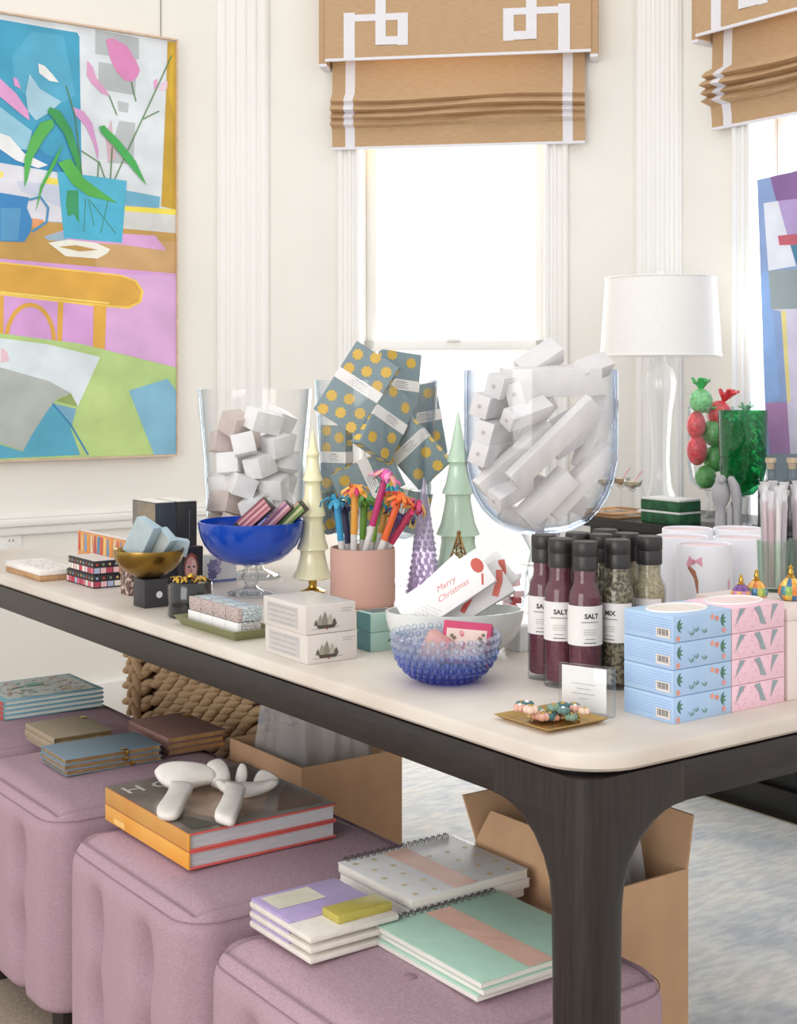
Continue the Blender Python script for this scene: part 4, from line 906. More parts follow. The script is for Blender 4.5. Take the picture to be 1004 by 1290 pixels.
# --- blue compote on clear stem
P = onz(316, 749); P.z = ZT; dcm = P.y; pm = F/dcm
t = thing('blue_compote', 'cobalt blue glass compote on clear stem, holding striped lipstick boxes', 'bowl', P)
COB = glass('cobalt_glass', '#3f7be6', '#1a4fc0', 0.4, 0.05, 1.8, 0.6, '#1d5bd0', base=0.06)
rim = 66/pm; zr_ = H-(656-HY)/pm-ZT; zbm = H-(711-HY)/pm-ZT; hh_ = zr_-zbm
def bowlprof(r, z0, h, th=0.004, angs=(15, 30, 45, 58, 70, 80, 88), p=1.0):
    o = [(0.0, z0)]+[(r*math.sin(math.radians(a))**p, z0+h*(1-math.cos(math.radians(a)))) for a in angs]+[(r, z0+h)]
    i = [(r-th, z0+h)]+[((r-th)*math.sin(math.radians(a))**p, z0+th+(h-th)*(1-math.cos(math.radians(a)))) for a in reversed(angs)]+[(0.0, z0+th)]
    return o+i
m = MB(); m.lathe(bowlprof(rim, zbm, hh_, 0.004, p=0.72), COB, 64, cap=False); m.build('bowl_body', t, sharp=60)
STEM = glass('clear_stem_glass', '#ffffff', '#b3c0ca', 0.6, 0.02, 2.0, base=0.05)
m = MB(); m.lathe([(0.0, 0.0), (0.045, 0.001), (0.046, 0.004), (0.016, 0.012), (0.010, 0.018), (0.013, 0.024), (0.018, 0.032), (0.013, zbm-0.010), (0.012, zbm-0.004), (0.020, zbm+0.001), (0.0, zbm+0.001)], STEM, 32); m.build('stem_and_foot', t, sharp=60)
def stripes(cols):
    def fn(t, lx, ly, lz):
        m = MB(); n = len(cols)
        for Mf, w in ((Matrix.Translation((0, 0, lz/2+0.0004)), ly), (Matrix.Translation((0, ly/2+0.0004, 0)) @ Matrix.Rotation(-math.pi/2, 4, 'X'), lz)):
            for k, c in enumerate(cols): m.poly(rect(-lx*0.30, lx*0.5, -w/2+w*k/n, -w/2+w*(k+1)/n), INK, Mf, c)
        m.build('striped_print', t)
    return fn
LPB = mat('lipstick_carton', '#3b3537', 0.4, var=0.08)
RS = ['#c4838a', '#a85a66', '#d9a4a6', '#9c4f60', '#cf9a96', '#8e4a58']
tilted('lipstick_box', 'largest rose-striped lipstick box with black end in the blue compote', 'box', 319, 652, dcm-0.03, 40, -22, 0, 0.092, 0.027, 0.024, LPB, 'striped lipstick boxes in blue compote', stripes(RS))
tilted('lipstick_box', 'middle pink-striped lipstick box in the blue compote', 'box', 346, 655, dcm-0.01, 43, -22, 0, 0.092, 0.020, 0.022, LPB, 'striped lipstick boxes in blue compote', stripes(['#b7737f', '#e0b9b9', '#9a5f86', '#d4a3b0']))
tilted('lipstick_box', 'green-striped lipstick box at right in the blue compote', 'box', 363, 656, dcm-0.005, 43, -22, 0, 0.090, 0.022, 0.022, LPB, 'striped lipstick boxes in blue compote', stripes(['#6f8f4d', '#c9c98f', '#577a3e', '#bfa38a']))
# --- hurricane vase with white boxes
def hurricane(label, px, d, zbot, ztop, rt, rm, rb, foot, name='hurricane_vase'):
    P = Vector(((px-CX)/F*d, d, ZT)); t = thing(name, label, 'vase', P, 0, 'tall glass vases')
    z0, z1 = zbot-ZT, ztop-ZT; h = z1-z0; th = 0.0035
    o = [(0.0, z0), (rb*0.55, z0+0.004), (rb*0.88, z0+0.018), (rb, z0+0.05), (rm, z0+h*0.55), (rt*0.985, z0+h*0.9), (rt, z1)]
    i = [(rt-th, z1)]+[(max(0, r-th), z+th*0.6) for r, z in reversed(o[1:-1])]+[(0.0, z0+th)]
    m = MB(); m.lathe(o+i, GLASS, 64, cap=False); m.build('glass_body', t, sharp=60)
    m = MB(); m.lathe([(0.0, 0.0), (foot, 0.001), (foot, 0.005), (0.02, 0.016), (0.014, 0.03), (0.018, z0*0.55), (0.013, z0-0.006), (0.022, z0+0.001), (0.0, z0+0.001)], STEM, 32); m.build('stem_and_foot', t, sharp=60)
    return P
PV = hurricane('clear glass vase full of small white boxes, behind the blue compote', 321, 2.93, 0.835, 1.153, 0.119, 0.107, 0.101, 0.055)
random.seed(21); k = 0
for lay_ in range(6):
    for q in range(5 if lay_ < 5 else 3):
        w = 2*math.pi*(q/5.0)+lay_*0.7+0.4; rr = 0.060+random.uniform(-0.006, 0.004)
        z = 0.868+lay_*0.043+random.uniform(-0.004, 0.006)
        if lay_ == 5: rr = 0.05
        Mx = Matrix.Translation((PV.x+rr*math.cos(w), PV.y+rr*math.sin(w), z)) @ Matrix.Rotation(random.uniform(0, 3.1), 4, 'Z') @ Matrix.Rotation(random.uniform(-0.5, 0.5), 4, 'X') @ Matrix.Rotation(random.uniform(-0.4, 0.4), 4, 'Y')
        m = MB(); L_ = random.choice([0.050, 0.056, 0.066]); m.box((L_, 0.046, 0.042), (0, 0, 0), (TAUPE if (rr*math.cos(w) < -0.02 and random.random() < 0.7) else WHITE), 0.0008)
        tag(m.build('small_white_box', M=Mx), 'small white carton among the many in the glass vase behind the blue compote', 'box', 'small white boxes in left glass vase'); k += 1
# --- olive tray with glitter boxes
f = fit((293, 810), 218, 350, 797, ZT)
t, sx, sy, sz = cthing('olive_tray', 'flat olive green tray holding eight glittery grey bars', 'tray', f); fl = 0.012
OLT = mat('olive_lacquer', '#7f8158', 0.45, var=0.05)
m = MB(); vs = [(fl, fl, 0), (sx-fl, fl, 0), (sx-fl, sy-fl, 0), (fl, sy-fl, 0), (0, 0, sz), (sx, 0, sz), (sx, sy, sz), (0, sy, sz), (0.004, 0.004, sz), (sx-0.004, 0.004, sz), (sx-0.004, sy-0.004, sz), (0.004, sy-0.004, sz), (fl+0.003, fl+0.003, 0.004), (sx-fl-0.003, fl+0.003, 0.004), (sx-fl-0.003, sy-fl-0.003, 0.004), (fl+0.003, sy-fl-0.003, 0.004)]
fs = [[3, 2, 1, 0], [12, 13, 14, 15]]
for a_ in (0, 4, 8):
    for k in range(4): k2 = (k+1) % 4; fs.append([a_+k, a_+k2, a_+4+k2, a_+4+k])
m.add(vs, fs, OLT); m.build('tray_body', t)
GLIT = mat('grey_glitter_print', '#8f8a8c', 0.35, hex2='#d7d5d3', vs=420, detail=1, lo=0.4, hi=0.6); GLI2 = mat('rose_glitter_print', '#9b8684', 0.35, hex2='#cdbfba', vs=380, detail=1, lo=0.4, hi=0.6); GLI3 = mat('teal_glitter_print', '#7f9298', 0.35, hex2='#d3dbdc', vs=400, detail=1, lo=0.4, hi=0.6)
Pt, at_ = f[0], f[1]; vx = Vector((math.cos(at_), math.sin(at_), 0)); uy = Vector((-math.sin(at_), math.cos(at_), 0))
bw_ = (sy-2*fl-0.012)/4; names = ['nearest', 'second nearest', 'third nearest', 'farthest']
for L_ in range(2):
    for k in range(4):
        q = Pt+vx*(fl+0.006+0.002*L_)+uy*(fl+0.006+k*bw_)+Vector((0, 0, 0.0045+L_*0.0225))
        t = thing('glitter_soap_bar', 'glittery %s bar on the olive tray, %s row, %s in the row' % ('teal and rose' if L_ else 'grey', ['lower', 'upper'][L_], names[k]), 'soap', q, at_, 'glittery bars on olive tray')
        m = MB(); m.cbox(0.008, sx-2*fl-0.014, 0, bw_-0.0012, 0, 0.0215, GLI3 if L_ else GLIT, 0.001); m.build('wrapped_bar', t)
        m = MB(); m.cbox(0, 0.008, 0, bw_-0.0012, 0, 0.0215, GLI2 if L_ else WHITE, 0.001); m.build('end_label', t)
# --- ship boxes
SHIPW = mat('warm_white_card', '#ddd5cf', 0.5, var=0.03)
f = fit((387, 838), 334, 450, 801, ZT, -1.5)
for k in range(2):
    g = f if k == 0 else (f[0]+Vector((0, 0, f[4]+0.0006))-V*0.003, f[1], f[2], f[3], f[4])
    t, sx, sy, sz = cthing('ship_print_box', ['white box with small sailing-ship print, lower of the two', 'white box with small sailing-ship print, stacked on its twin'][k], 'box', g, 'white ship boxes')
    m = MB(); m.cbox(0, sx, 0, sy, 0, sz, SHIPW, 0.0012); m.build('carton', t)
    m = MB(); Mr = face('right', sx, sy, sz); cx, by = sx*0.42, sz*0.22
    for i, (x, w_, h_, c) in enumerate(((-0.018, 0.007, 0.012, '#6c655c'), (-0.011, 0.009, 0.019, '#a39a8c'), (-0.003, 0.010, 0.023, '#8d8579'), (0.006, 0.010, 0.019, '#b3ab9c'), (0.013, 0.008, 0.012, '#5d574f'))):
        m.poly([(cx+x-w_*0.5, by+0.003), (cx+x+w_*0.5, by+0.003), (cx+x+w_*0.25, by+h_*0.7), (cx+x, by+h_), (cx+x-w_*0.45, by+h_*0.6)], INK, Mr @ Matrix.Translation((0, 0, 0.0001*i)), c)
    m.poly([(cx-0.018, by+0.003), (cx+0.016, by+0.003), (cx+0.012, by-0.002), (cx-0.014, by-0.002)], INK, Mr @ Matrix.Translation((0, 0, 0.0006)), '#4f463f')
    m.stroke([(cx-0.026, by-0.002), (cx+0.024, by-0.001)], 0.0006, INK, Mr, '#8a8177'); m.poly(disc(cx, by-0.003, 0.002, 0.001, 8), INK, Mr @ Matrix.Translation((0, 0, 0.0008)), '#b3503f'); m.build('ship_print', t)
    m = MB()
    for i in range(2): m.stroke([(sx*0.70, sz*(0.80-0.09*i)), (sx*(0.95-0.05*i), sz*(0.80-0.09*i))], 0.0007, INK, Mr, '#9c958d')
    m.build('small_lettering', t)['kind'] = 'stuff'
    m = MB(); Ml = face('left', sx, sy, sz); m.poly(rect(sy*0.10, sy*0.82, sz*0.15, sz*0.85), INK, Ml, '#c4bfbd')
    for i in range(7): m.stroke([(sy*0.15, sz*(0.22+0.09*i)), (sy*0.77, sz*(0.22+0.09*i))], 0.0008, INK, Ml @ Matrix.Translation((0, 0, 0.0002)), ['#a19b98', '#d6d2d0'][i % 2])
    m.build('side_label', t)
    m = MB(); m.cbox(-0.0006, sx+0.0006, -0.0006, sy+0.0006, 0.0002, sz+0.0004, SLEEVE); m.build('plastic_wrap', t)
# --- glass trees
def tree(name, label, px, by, top, tiers, glassm, rib, foot, jitter=0):
    P = onz(px, by); P.z = ZT; pm = F/P.y; t = thing(name, label, 'ornament', P, 0, 'glass christmas trees')
    def zz(y): return H-(y-HY)/pm-ZT
    prof = []
    for i, (y, r) in enumerate(tiers):
        r /= pm; z = zz(y); nx = zz(tiers[i+1][0]) if i+1 < len(tiers) else zz(top)
        rn = (tiers[i+1][1]/pm*0.72) if i+1 < len(tiers) else 0.0015
        prof += [(r*0.80, z-0.002), (r, z+0.001), (r*0.97, z+0.006)]
        for q in (0.3, 0.6, 0.85): prof.append((r*0.95+(rn-r*0.95)*(q**0.8), z+(nx-z)*q))
    prof.append((0.0012, zz(top)))
    m = MB(); m.lathe([(0.0, prof[0][1])]+prof, glassm, 56, rib=rib); m.build('glass_tree', t, sharp=55)
    m = MB(); zf = prof[0][1]; m.lathe([(0.0, 0.0), (foot, 0.0), (foot, 0.003), (foot*0.6, 0.007), (0.009, 0.010), (0.0075, zf*0.6), (0.010, zf+0.001), (0.0, zf+0.001)], GOLD, 24); m.build('gold_foot', t)
YEL = mat('pale_yellow_glass', '#f4efc8', 0.18, var=0.04, coat=0.6, sss=0.3); GRN = mat('pale_green_glass', '#c6e0ca', 0.16, var=0.04, coat=0.6, sss=0.3)
tree('yellow_glass_tree', 'pale yellow ribbed glass tree on gold foot', 394, 746, 541, [(728, 24.5), (692, 19.5), (650, 16), (606, 12.5), (574, 8.5)], YEL, (26, 0.02), 0.024)
tree('green_glass_tree', 'pale mint green ribbed glass tree behind the gold tower', 577, 745, 519, [(729, 32), (674, 26.5), (622, 19.5), (582, 14)], GRN, (24, 0.02), 0.028)
P = onz(534, 750); P.z = ZT; pm = F/P.y; t = thing('lilac_glass_tree', 'translucent lilac bumpy glass tree beside the green one', 'ornament', P, 0, 'glass christmas trees')
LILG = glass('lilac_glass', '#efe8f6', '#b9add2', 0.5, 0.08, 1.6, 0.3, '#d6cbe6', base=0.1); Ht = 148/pm
m = MB(); m.lathe([(0.0, 0.0), (0.030, 0.0), (0.031, 0.006), (0.022, Ht*0.4), (0.011, Ht*0.75), (0.0015, Ht)], LILG, 20); m.build('glass_core', t, sharp=60)
m = MB()
for i in range(17):
    z = Ht*(0.03+0.88*i/17); r = 0.031*(1-(i/17.0)*0.93)+0.001; n = max(5, int(14-i*0.55))
    for k in range(n):
        w = 2*math.pi*(k+0.5*(i % 2))/n; m.ball((r*math.cos(w), r*math.sin(w), z), 0.0062*(1-i*0.03), LILG, 5, 4, sc=(1, 1, 0.75), smooth=False)
m.build('glass_bumps', t)['kind'] = 'stuff'
# --- middle vase with wrapped packages
PM = hurricane('clear glass vase with star-patterned grey and yellow packages behind the pink pot', 474, 2.83, 0.845, 1.172, 0.125, 0.116, 0.108, 0.055)
SGR = mat('slate_wrapping_paper', '#7d9096', 0.55, var=0.05); SGRB = '#d0aa45'
def wrapdeco(seed):
    def fn(t, lx, ly, lz):
        m = MB(); random.seed(seed); s_ = 0.0155
        for sgn in (1, -1):
            Mf = Matrix.Translation((0, 0, sgn*(lz/2+0.0003))) if sgn > 0 else Matrix.Translation((0, 0, -lz/2-0.0003)) @ Matrix.Rotation(math.pi, 4, 'Y')
            nx, ny = max(2, int(lx/0.029)), max(2, int(ly/0.029))
            for i in range(nx):
                for j in range(ny):
                    x, y = lx*(-0.5+(i+0.5+(0.22 if j % 2 else -0.18))/nx), ly*(-0.5+(j+0.5)/ny)
                    if abs(x-lx*0.05) > 0.018: m.poly([(min(max(a_, -lx/2), lx/2), min(max(b_, -ly/2), ly/2)) for a_, b_ in star(x, y, 0.0120, 8, 0.8)], INK, Mf, SGRB)
        for Mf, w in ((Matrix.Translation((0, ly/2+0.0003, 0)) @ Matrix.Rotation(-math.pi/2, 4, 'X'), lx), (Matrix.Translation((lx/2+0.0003, 0, 0)) @ Matrix.Rotation(math.pi/2, 4, 'Y'), ly), (Matrix.Translation((0, -ly/2-0.0003, 0)) @ Matrix.Rotation(math.pi/2, 4, 'X'), lx), (Matrix.Translation((-lx/2-0.0003, 0, 0)) @ Matrix.Rotation(-math.pi/2, 4, 'Y'), ly)):
            n = max(2, int(w/0.022)); al = (w == ly)
            for k in range(n):
                x = -w/2+w*(k+0.5)/n; q = [(x-0.006, -lz*0.35), (x+0.006, -lz*0.35), (x+0.007, lz*0.3), (x-0.005, lz*0.35)]
                m.poly([(b, a_) for a_, b in q] if al else q, INK, Mf, '#e0bf58')
        m.build('yellow_stars', t)['kind'] = 'stuff'
        m = MB(); m.box((0.022, ly+0.0016, lz+0.0016), (lx*0.05, 0, 0), mat('white_paper_band', '#e8e5e2', 0.6)); b = m.build('paper_band', t)
        m = MB()
        for k in range(4): m.stroke([(lx*0.05-0.006+0.004*k, -ly*0.22+0.004*(k % 2)), (lx*0.05-0.006+0.004*k, ly*(0.10+0.03*(k % 3)))], 0.0014 if k > 2 else 0.0009, INK, Matrix.Translation((0, 0, lz/2+0.0012)), '#77767a')
        m.build('small_lettering', b)['kind'] = 'stuff'
    return fn
pk = [(450, 490, 2.735, 58, -8, -6, 0.158, 0.100, 0.026, 'largest star-wrapped package leaning left out of the glass vase'),
      (484, 532, 2.745, 60, 38, 0, 0.135, 0.085, 0.030, 'star-wrapped package in front of the vase middle, turned sideways'),
      (500, 490, 2.86, 82, 20, -8, 0.150, 0.085, 0.028, 'star-wrapped package standing upright behind the largest one'),
      (424, 580, 2.80, 90, -30, 0, 0.140, 0.060, 0.028, 'star-wrapped package upright against the left vase wall'),
      (520, 566, 2.79, 132, -18, 5, 0.140, 0.085, 0.028, 'star-wrapped package leaning right, low in the vase'),
      (462, 605, 2.77, 25, 10, 0, 0.130, 0.080, 0.030, 'star-wrapped package lying low behind the pens'),
      (531, 530, 2.90, 100, 15, 0, 0.150, 0.080, 0.028, 'star-wrapped package at the back right of the vase'),
      (440, 640, 2.82, 8, 25, 0, 0.120, 0.085, 0.030, 'star-wrapped package at the vase bottom left'),
      (503, 640, 2.84, -12, -20, 0, 0.120, 0.085, 0.030, 'star-wrapped package at the vase bottom right')]
for i, (px, py, d, ro, ya, pi_, lx, ly, lz, lb) in enumerate(pk): tilted('star_wrapped_package', lb, 'package', px, py, d, ro, ya, pi_, lx, ly, lz, SGR, 'star-wrapped packages', wrapdeco(i), 'wrapped_block')
# --- pink pot with pens
P = onz(457, 762); P.z = ZT; pm = F/P.y; rp = 41/pm; hp = H-(689-HY)/pm-ZT; PP = P
t = thing('pink_pot', 'dusty pink cylindrical pot full of flower-topped pens', 'pot', P)
m = MB(); m.lathe([(0.0, 0.0), (rp-0.004, 0.0), (rp-0.001, 0.003), (rp, 0.01), (rp, hp-0.001), (rp-0.001, hp), (rp-0.004, hp), (rp-0.005, hp-0.002), (rp-0.005, 0.008), (0.0, 0.008)], mat('dusty_pink_ceramic', '#c39a8d', 0.6, var=0.03, vs=5), 56); m.build('pot_body', t, sharp=50)
PENW = mat('silver_white_barrel', '#d6d3d1', 0.35, var=0.06, vs=60)
pens = [('magenta', '#b8326e', ['#ef5fae', '#f39ac9', '#c78ad8', '#f2a6a0'], 485, 603, 2.50, -0.022, 'tallest pen, magenta with a bright pink flower'), ('turquoise', '#2d8fbf', ['#2a8fb5', '#3aa6c9'], 424, 634, 2.53, -0.03, 'turquoise pen at the left of the pink pot'), ('amber', '#d99a3c', ['#f0a03c', '#f4b95f', '#ee7f45', '#d8417d'], 447, 620, 2.51, -0.020, 'amber pen with orange ribbon flower in the pink pot'), ('orange', '#e0622c', ['#ee6f2e', '#f28b42', '#e8572a'], 502, 632, 2.50, 0.0, 'orange pen with orange flower leaning right'), ('crimson', '#b52e55', ['#d2306a', '#e55a8a', '#c72a5a', '#e3b45a'], 521, 640, 2.53, 0.022, 'crimson pen leaning furthest right in the pink pot'), ('purple', '#4d2f63', ['#53346e', '#3f3a78'], 503, 652, 2.56, 0.016, 'dark purple pen behind the orange one'), ('green', '#6fa33a', ['#7db544', '#5a9a4a'], 459, 634, 2.57, -0.006, 'green pen behind the tallest pen'), ('multicolour', '#c9963f', ['#2aa7a0', '#2f8fc4', '#55c06a', '#3a6fb8'], 490, 622, 2.58, 0.008, 'ochre pen with teal and blue flower at the back'), ('navy', '#2f3155', ['#33365f', '#404a86', '#2a2a48'], 434, 642, 2.57, -0.018, 'navy pen behind the turquoise one'), ('lime', '#8fc04a', ['#9fd45a', '#b6dc6c', '#2f9bc0'], 476, 640, 2.59, 0.0, 'lime pen at the back of the pink pot')]
for i, (nm, c, fl_, px, py, d, ox_, lb) in enumerate(pens):
    top = W(px, py, d); bot = Vector((PP.x+ox_*0.9, PP.y+(-0.012 if d < 2.55 else 0.02), ZT+0.010)); ax_ = top-bot; Ln = ax_.length
    # keep the barrel inside the rim
    tr = (ZT+hp-bot.z)/ax_.z; cr_ = bot+ax_*tr; off_ = Vector((cr_.x-PP.x, cr_.y-PP.y, 0))
    if off_.length > rp-0.011: bot = bot+(off_.normalized()*(rp-0.011)-off_)/(1-tr)*1.0; ax_ = top-bot; Ln = ax_.length
    Mx = Matrix.Translation(bot) @ ax_.to_track_quat('Z', 'Y').to_matrix().to_4x4()
    t = thing('flower_pen', lb, 'pen', M=Mx, group='flower-topped pens'); z1 = Ln*0.62
    m = MB(); m.lathe([(0.0, 0.0), (0.0035, 0.002), (0.0062, 0.014), (0.0062, z1), (0.0, z1)], PENW, 10); m.build('barrel', t)
    m = MB(); m.lathe([(0.0, z1), (0.0064, z1), (0.0064, Ln-0.006), (0.004, Ln), (0.0, Ln)], INK, 10, col=c); m.build('grip_wrap', t)
    random.seed(i+40); np_ = 15
    for k in range(np_):
        m = MB(); w = 2*math.pi*k/np_+random.uniform(-0.2, 0.2); l_ = random.uniform(0.014, 0.029); cz = math.cos(w), math.sin(w); up_ = random.uniform(0.0, 0.018)
        m.tube([(0, 0, Ln-0.005), (cz[0]*l_*0.5, cz[1]*l_*0.5, Ln+up_), (cz[0]*l_, cz[1]*l_, Ln+up_*0.6-0.002), (cz[0]*l_*1.1, cz[1]*l_*1.1, Ln+up_*0.2-0.006)], [0.002, 0.0042, 0.0048, 0.002], INK, 6, flat=0.35, col=fl_[k % len(fl_)]); m.build('ribbon_petal', t)
    m = MB(); m.ball((0, 0, Ln+0.003), 0.006, INK, 8, 6, col=fl_[0]); m.build('flower_centre', t)
# --- teal boxes
f = fit((467, 822), 449, 505, 798, ZT)
for k in range(2):
    g = f if k == 0 else (f[0]+Vector((0, 0, f[4]+0.0005)), f[1], f[2], f[3], f[4])
    t = sbox('mint_box', ['pale mint box with teal side, lower of the two by the white bowl', 'pale mint box with teal side, stacked on the other'][k], 'box', g, mat('mint_card', '#a9c9bf', 0.5, var=0.03), 0.001, 'mint boxes'); sx, sy, sz = g[2:]
    m = MB(); m.poly(rect(0.0006, sy-0.0006, 0.0006, sz-0.0006), INK, face('left', sx, sy, sz), '#5f9296'); m.build('teal_side', t)
    m = MB(); m.poly(disc(sx*0.62, sz*0.5, 0.0022), INK, face('right', sx, sy, sz), '#2d3436'); m.build('black_dot', t)
    if k: m = MB(); m.poly(rect(sx*0.15, sx*0.9, sy*0.12, sy*0.88), INK, face('top', sx, sy, sz), '#5d6a6c'); m.build('lid_window', t)
# --- white oval bowl with greeting boxes
P = onz(573, 826); P.z = ZT; dW = P.y; pm = F/dW
t = thing('white_bowl', 'white oval ceramic bowl holding Christmas candy cards', 'bowl', P, math.radians(8)); rw = 88/pm; hw = H-(768-HY)/pm-ZT
m = MB(); m.lathe(bowlprof(rw, 0.0, hw, 0.004, p=0.6), mat('white_ceramic', '#dfe2df', 0.25, var=0.02, vs=6), 64, cap=False, sq=0.62); m.build('bowl_body', t, sharp=60)
def xmas(kind):
    def fn(t, lx, ly, lz):
        m = MB(); Mf = Matrix.Translation((0, 0, lz/2+0.0004))
        if kind == 0:
            m.text('Merry', 0.013, INK, Mf @ Matrix.Translation((0.006, 0.004, 0)), '#dc8f8c', shear=0.45); m.text('Christmas', 0.013, INK, Mf @ Matrix.Translation((0.010, -0.010, 0)), '#dc8f8c', shear=0.45); m.build('greeting_lettering', t)
            m = MB(); m.poly(disc(lx*0.42, ly*0.1, 0.009, 0.012, 12), INK, Mf, '#c4574e'); m.stroke([(lx*0.42, -ly*0.15), (lx*0.36, -ly*0.4)], 0.003, INK, Mf, '#c4574e'); m.build('red_bird_print', t)
            m = MB()
            for k in range(5): m.stroke([(-lx*0.46+0.006*k, -ly*0.4), (-lx*0.40+0.006*k, 0.0), (-lx*0.30+0.006*k, -ly*0.4)], 0.0007, INK, Mf, '#b9b6b4')
            m.build('house_line_print', t)['kind'] = 'stuff'
        else:
            m.stroke([(-lx*0.2, -ly*0.25), (0, 0), (lx*0.12, ly*0.05), (lx*0.22, ly*0.28)], 0.008, INK, Mf, '#c9544c'); m.build('red_ribbon_print', t)
            m = MB(); m.stroke([(lx*0.25, -ly*0.35), (lx*0.40, -ly*0.05), (lx*0.47, ly*0.2)], 0.010, INK, Mf, '#cf6a5c'); m.build('red_leaf_print', t)
    return fn
tilted('christmas_card_box', 'white card box reading Merry Christmas, leaning in the white bowl', 'card', 561, 746, dW-0.03, 36, -14, -20, 0.145, 0.058, 0.010, WHITE, 'candy cards in white bowl', xmas(0))
tilted('christmas_card_box', 'white box with red ribbon print, right of the Merry Christmas card', 'card', 594, 752, dW-0.005, 34, -10, -20, 0.12, 0.055, 0.012, GREYW, 'candy cards in white bowl', xmas(1))
tilted('christmas_card_box', 'white box with red print furthest back in the white bowl', 'card', 604, 740, dW+0.025, 40, -8, -15, 0.11, 0.055, 0.012, WHITE, 'candy cards in white bowl', xmas(1))
tilted('christmas_card_box', 'white box half hidden behind the Merry Christmas card, upper left corner showing', 'card', 556, 742, dW+0.02, 44, -10, -15, 0.10, 0.05, 0.012, WHITE, 'candy cards in white bowl', xmas(1))
# cellophane candy bag with ribbon beside it
P = onz(640, 800); P.z = ZT; pm = F/P.y
t = thing('candy_jar', 'round clear candy jar with pink and white sweets beside the white bowl', 'jar', P)
m = MB(); m.lathe(bowlprof(25/pm, 0.028, 0.075, 0.002, p=0.6), GLASS, 40, cap=False); m.lathe([(0.0, 0.0), (0.028, 0.001), (0.010, 0.01), (0.012, 0.028), (0.0, 0.028)], STEM, 24); m.build('glass_body', t, sharp=60)
random.seed(12)
for k in range(16):
    w = random.uniform(0, 6.28); rr = random.uniform(0, 0.018); m = MB(); m.box((0.016, 0.012, 0.010), (0, 0, 0), INK, 0.002, M=Matrix.Translation((rr*math.cos(w), rr*math.sin(w), 0.042+0.0035*k)) @ Matrix.Rotation(random.uniform(0, 3), 4, 'Z') @ Matrix.Rotation(random.uniform(-0.6, 0.6), 4, 'X'), col=['#e9e4e6', '#d9727a', '#f0c9cf', '#c9c6cc', '#b8434f'][k % 5])
    tag(m.build('wrapped_sweet', loc=P), 'small wrapped pink or white sweet inside the round candy jar', 'sweet', 'sweets in candy jar')
# small white low boxes behind the hobnail bowl
f = fit((655, 822), 634, 672, 790, ZT)
sbox('clear_white_box', 'low glossy white box behind the first salt bottle', 'box', f, mat('gloss_white', '#eef0f2', 0.2, var=0.02), 0.002)
# --- gilt Eiffel tower
P = onz(578, 789); P.z = ZT; t = thing('gilt_tower', 'small dark gilt lattice tower standing behind the white bowl', 'ornament', P, math.radians(20)); AG = mat('antique_gilt', '#8f744c', 0.35, 0.9, var=0.3, vs=90)
Hg = (789-671)/F*P.y
def half(z):
    q = z/Hg; return 0.042*(1-q)**1.12+0.0015
for sx_ in (-1, 1):
    for sy_ in (-1, 1):
        m = MB(); m.tube([(sx_*half(Hg*i/10), sy_*half(Hg*i/10), Hg*i/10*0.98) for i in range(11)], [0.0026-0.00012*i for i in range(11)], AG, 6); m.build('tower_leg', t)
for q in (0.27, 0.48): m = MB(); h_ = half(Hg*q)+0.002; m.box((2*h_, 2*h_, 0.004), (0, 0, Hg*q), AG, 0.001); m.build('platform', t)
m = MB()
for i in range(9):
    z0, z1 = Hg*i/10, Hg*(i+1)/10; a0, a1 = half(z0), half(z1)
    for s_ in (-1, 1):
        m.tube([(-a0, s_*a0, z0), (a1, s_*a1, z1)], 0.001, AG, 4); m.tube([(a0, s_*a0, z0), (-a1, s_*a1, z1)], 0.001, AG, 4); m.tube([(s_*a0, -a0, z0), (s_*a1, a1, z1)], 0.001, AG, 4)
m.build('lattice', t)['kind'] = 'stuff'
m = MB(); m.ball((0, 0, Hg), 0.004, AG, 8, 6); m.build('finial', t)
# --- blue hobnail bowl
P = onz(561, 858); P.z = ZT; dH = P.y; pm = F/dH; t = thing('hobnail_bowl', 'blue and clear hobnail glass bowl with pink boxes', 'bowl', P)
rh = 66/pm; hz_ = H-(801-HY)/pm-ZT
def hob_mat():
    mm = glass('hobnail_glass', '#ffffff', '#b9cdea', 0.45, 0.04, 1.8, 0.06, '#3f6fd0', base=0.10); N, L = mm.node_tree.nodes, mm.node_tree.links
    tc = N.new('ShaderNodeTexCoord'); sp = N.new('ShaderNodeSeparateXYZ'); L.new(tc.outputs['Object'], sp.inputs[0])
    cr = N.new('ShaderNodeValToRGB'); e = cr.color_ramp.elements; e[0].position = 0.10; e[0].color = lin('#2465ea'); e[1].position = 0.80; e[1].color = lin('#f6f9fe'); x = e.new(0.38); x.color = lin('#86aef2')
    mr = N.new('ShaderNodeMapRange'); mr.inputs['From Max'].default_value = hz_; L.new(sp.outputs['Z'], mr.inputs['Value']); L.new(mr.outputs['Result'], cr.inputs['Fac'])
    for n in N:
        if n.type == 'MIX': L.new(cr.outputs['Color'], n.inputs[6])
        if n.type == 'BSDF_PRINCIPLED': L.new(cr.outputs['Color'], n.inputs['Base Color'])
    return mm
HOB = hob_mat()
m = MB(); m.lathe(bowlprof(rh, 0.0, hz_, 0.005, p=0.68), HOB, 56, cap=False); m.build('bowl_body', t, sharp=60)
m = MB()
for i in range(8):
    an = math.radians(22+68*i/7); r = rh*math.sin(an)**0.68+0.001; z = 0.002+hz_*(1-math.cos(an)); n = 36 if i > 1 else 30
    for k in range(n):
        w = 2*math.pi*(k+0.5*(i % 2))/n; m.ball((r*math.cos(w), r*math.sin(w), z), 0.0047, HOB, 6, 4)
m.build('hobnails', t)['kind'] = 'stuff'
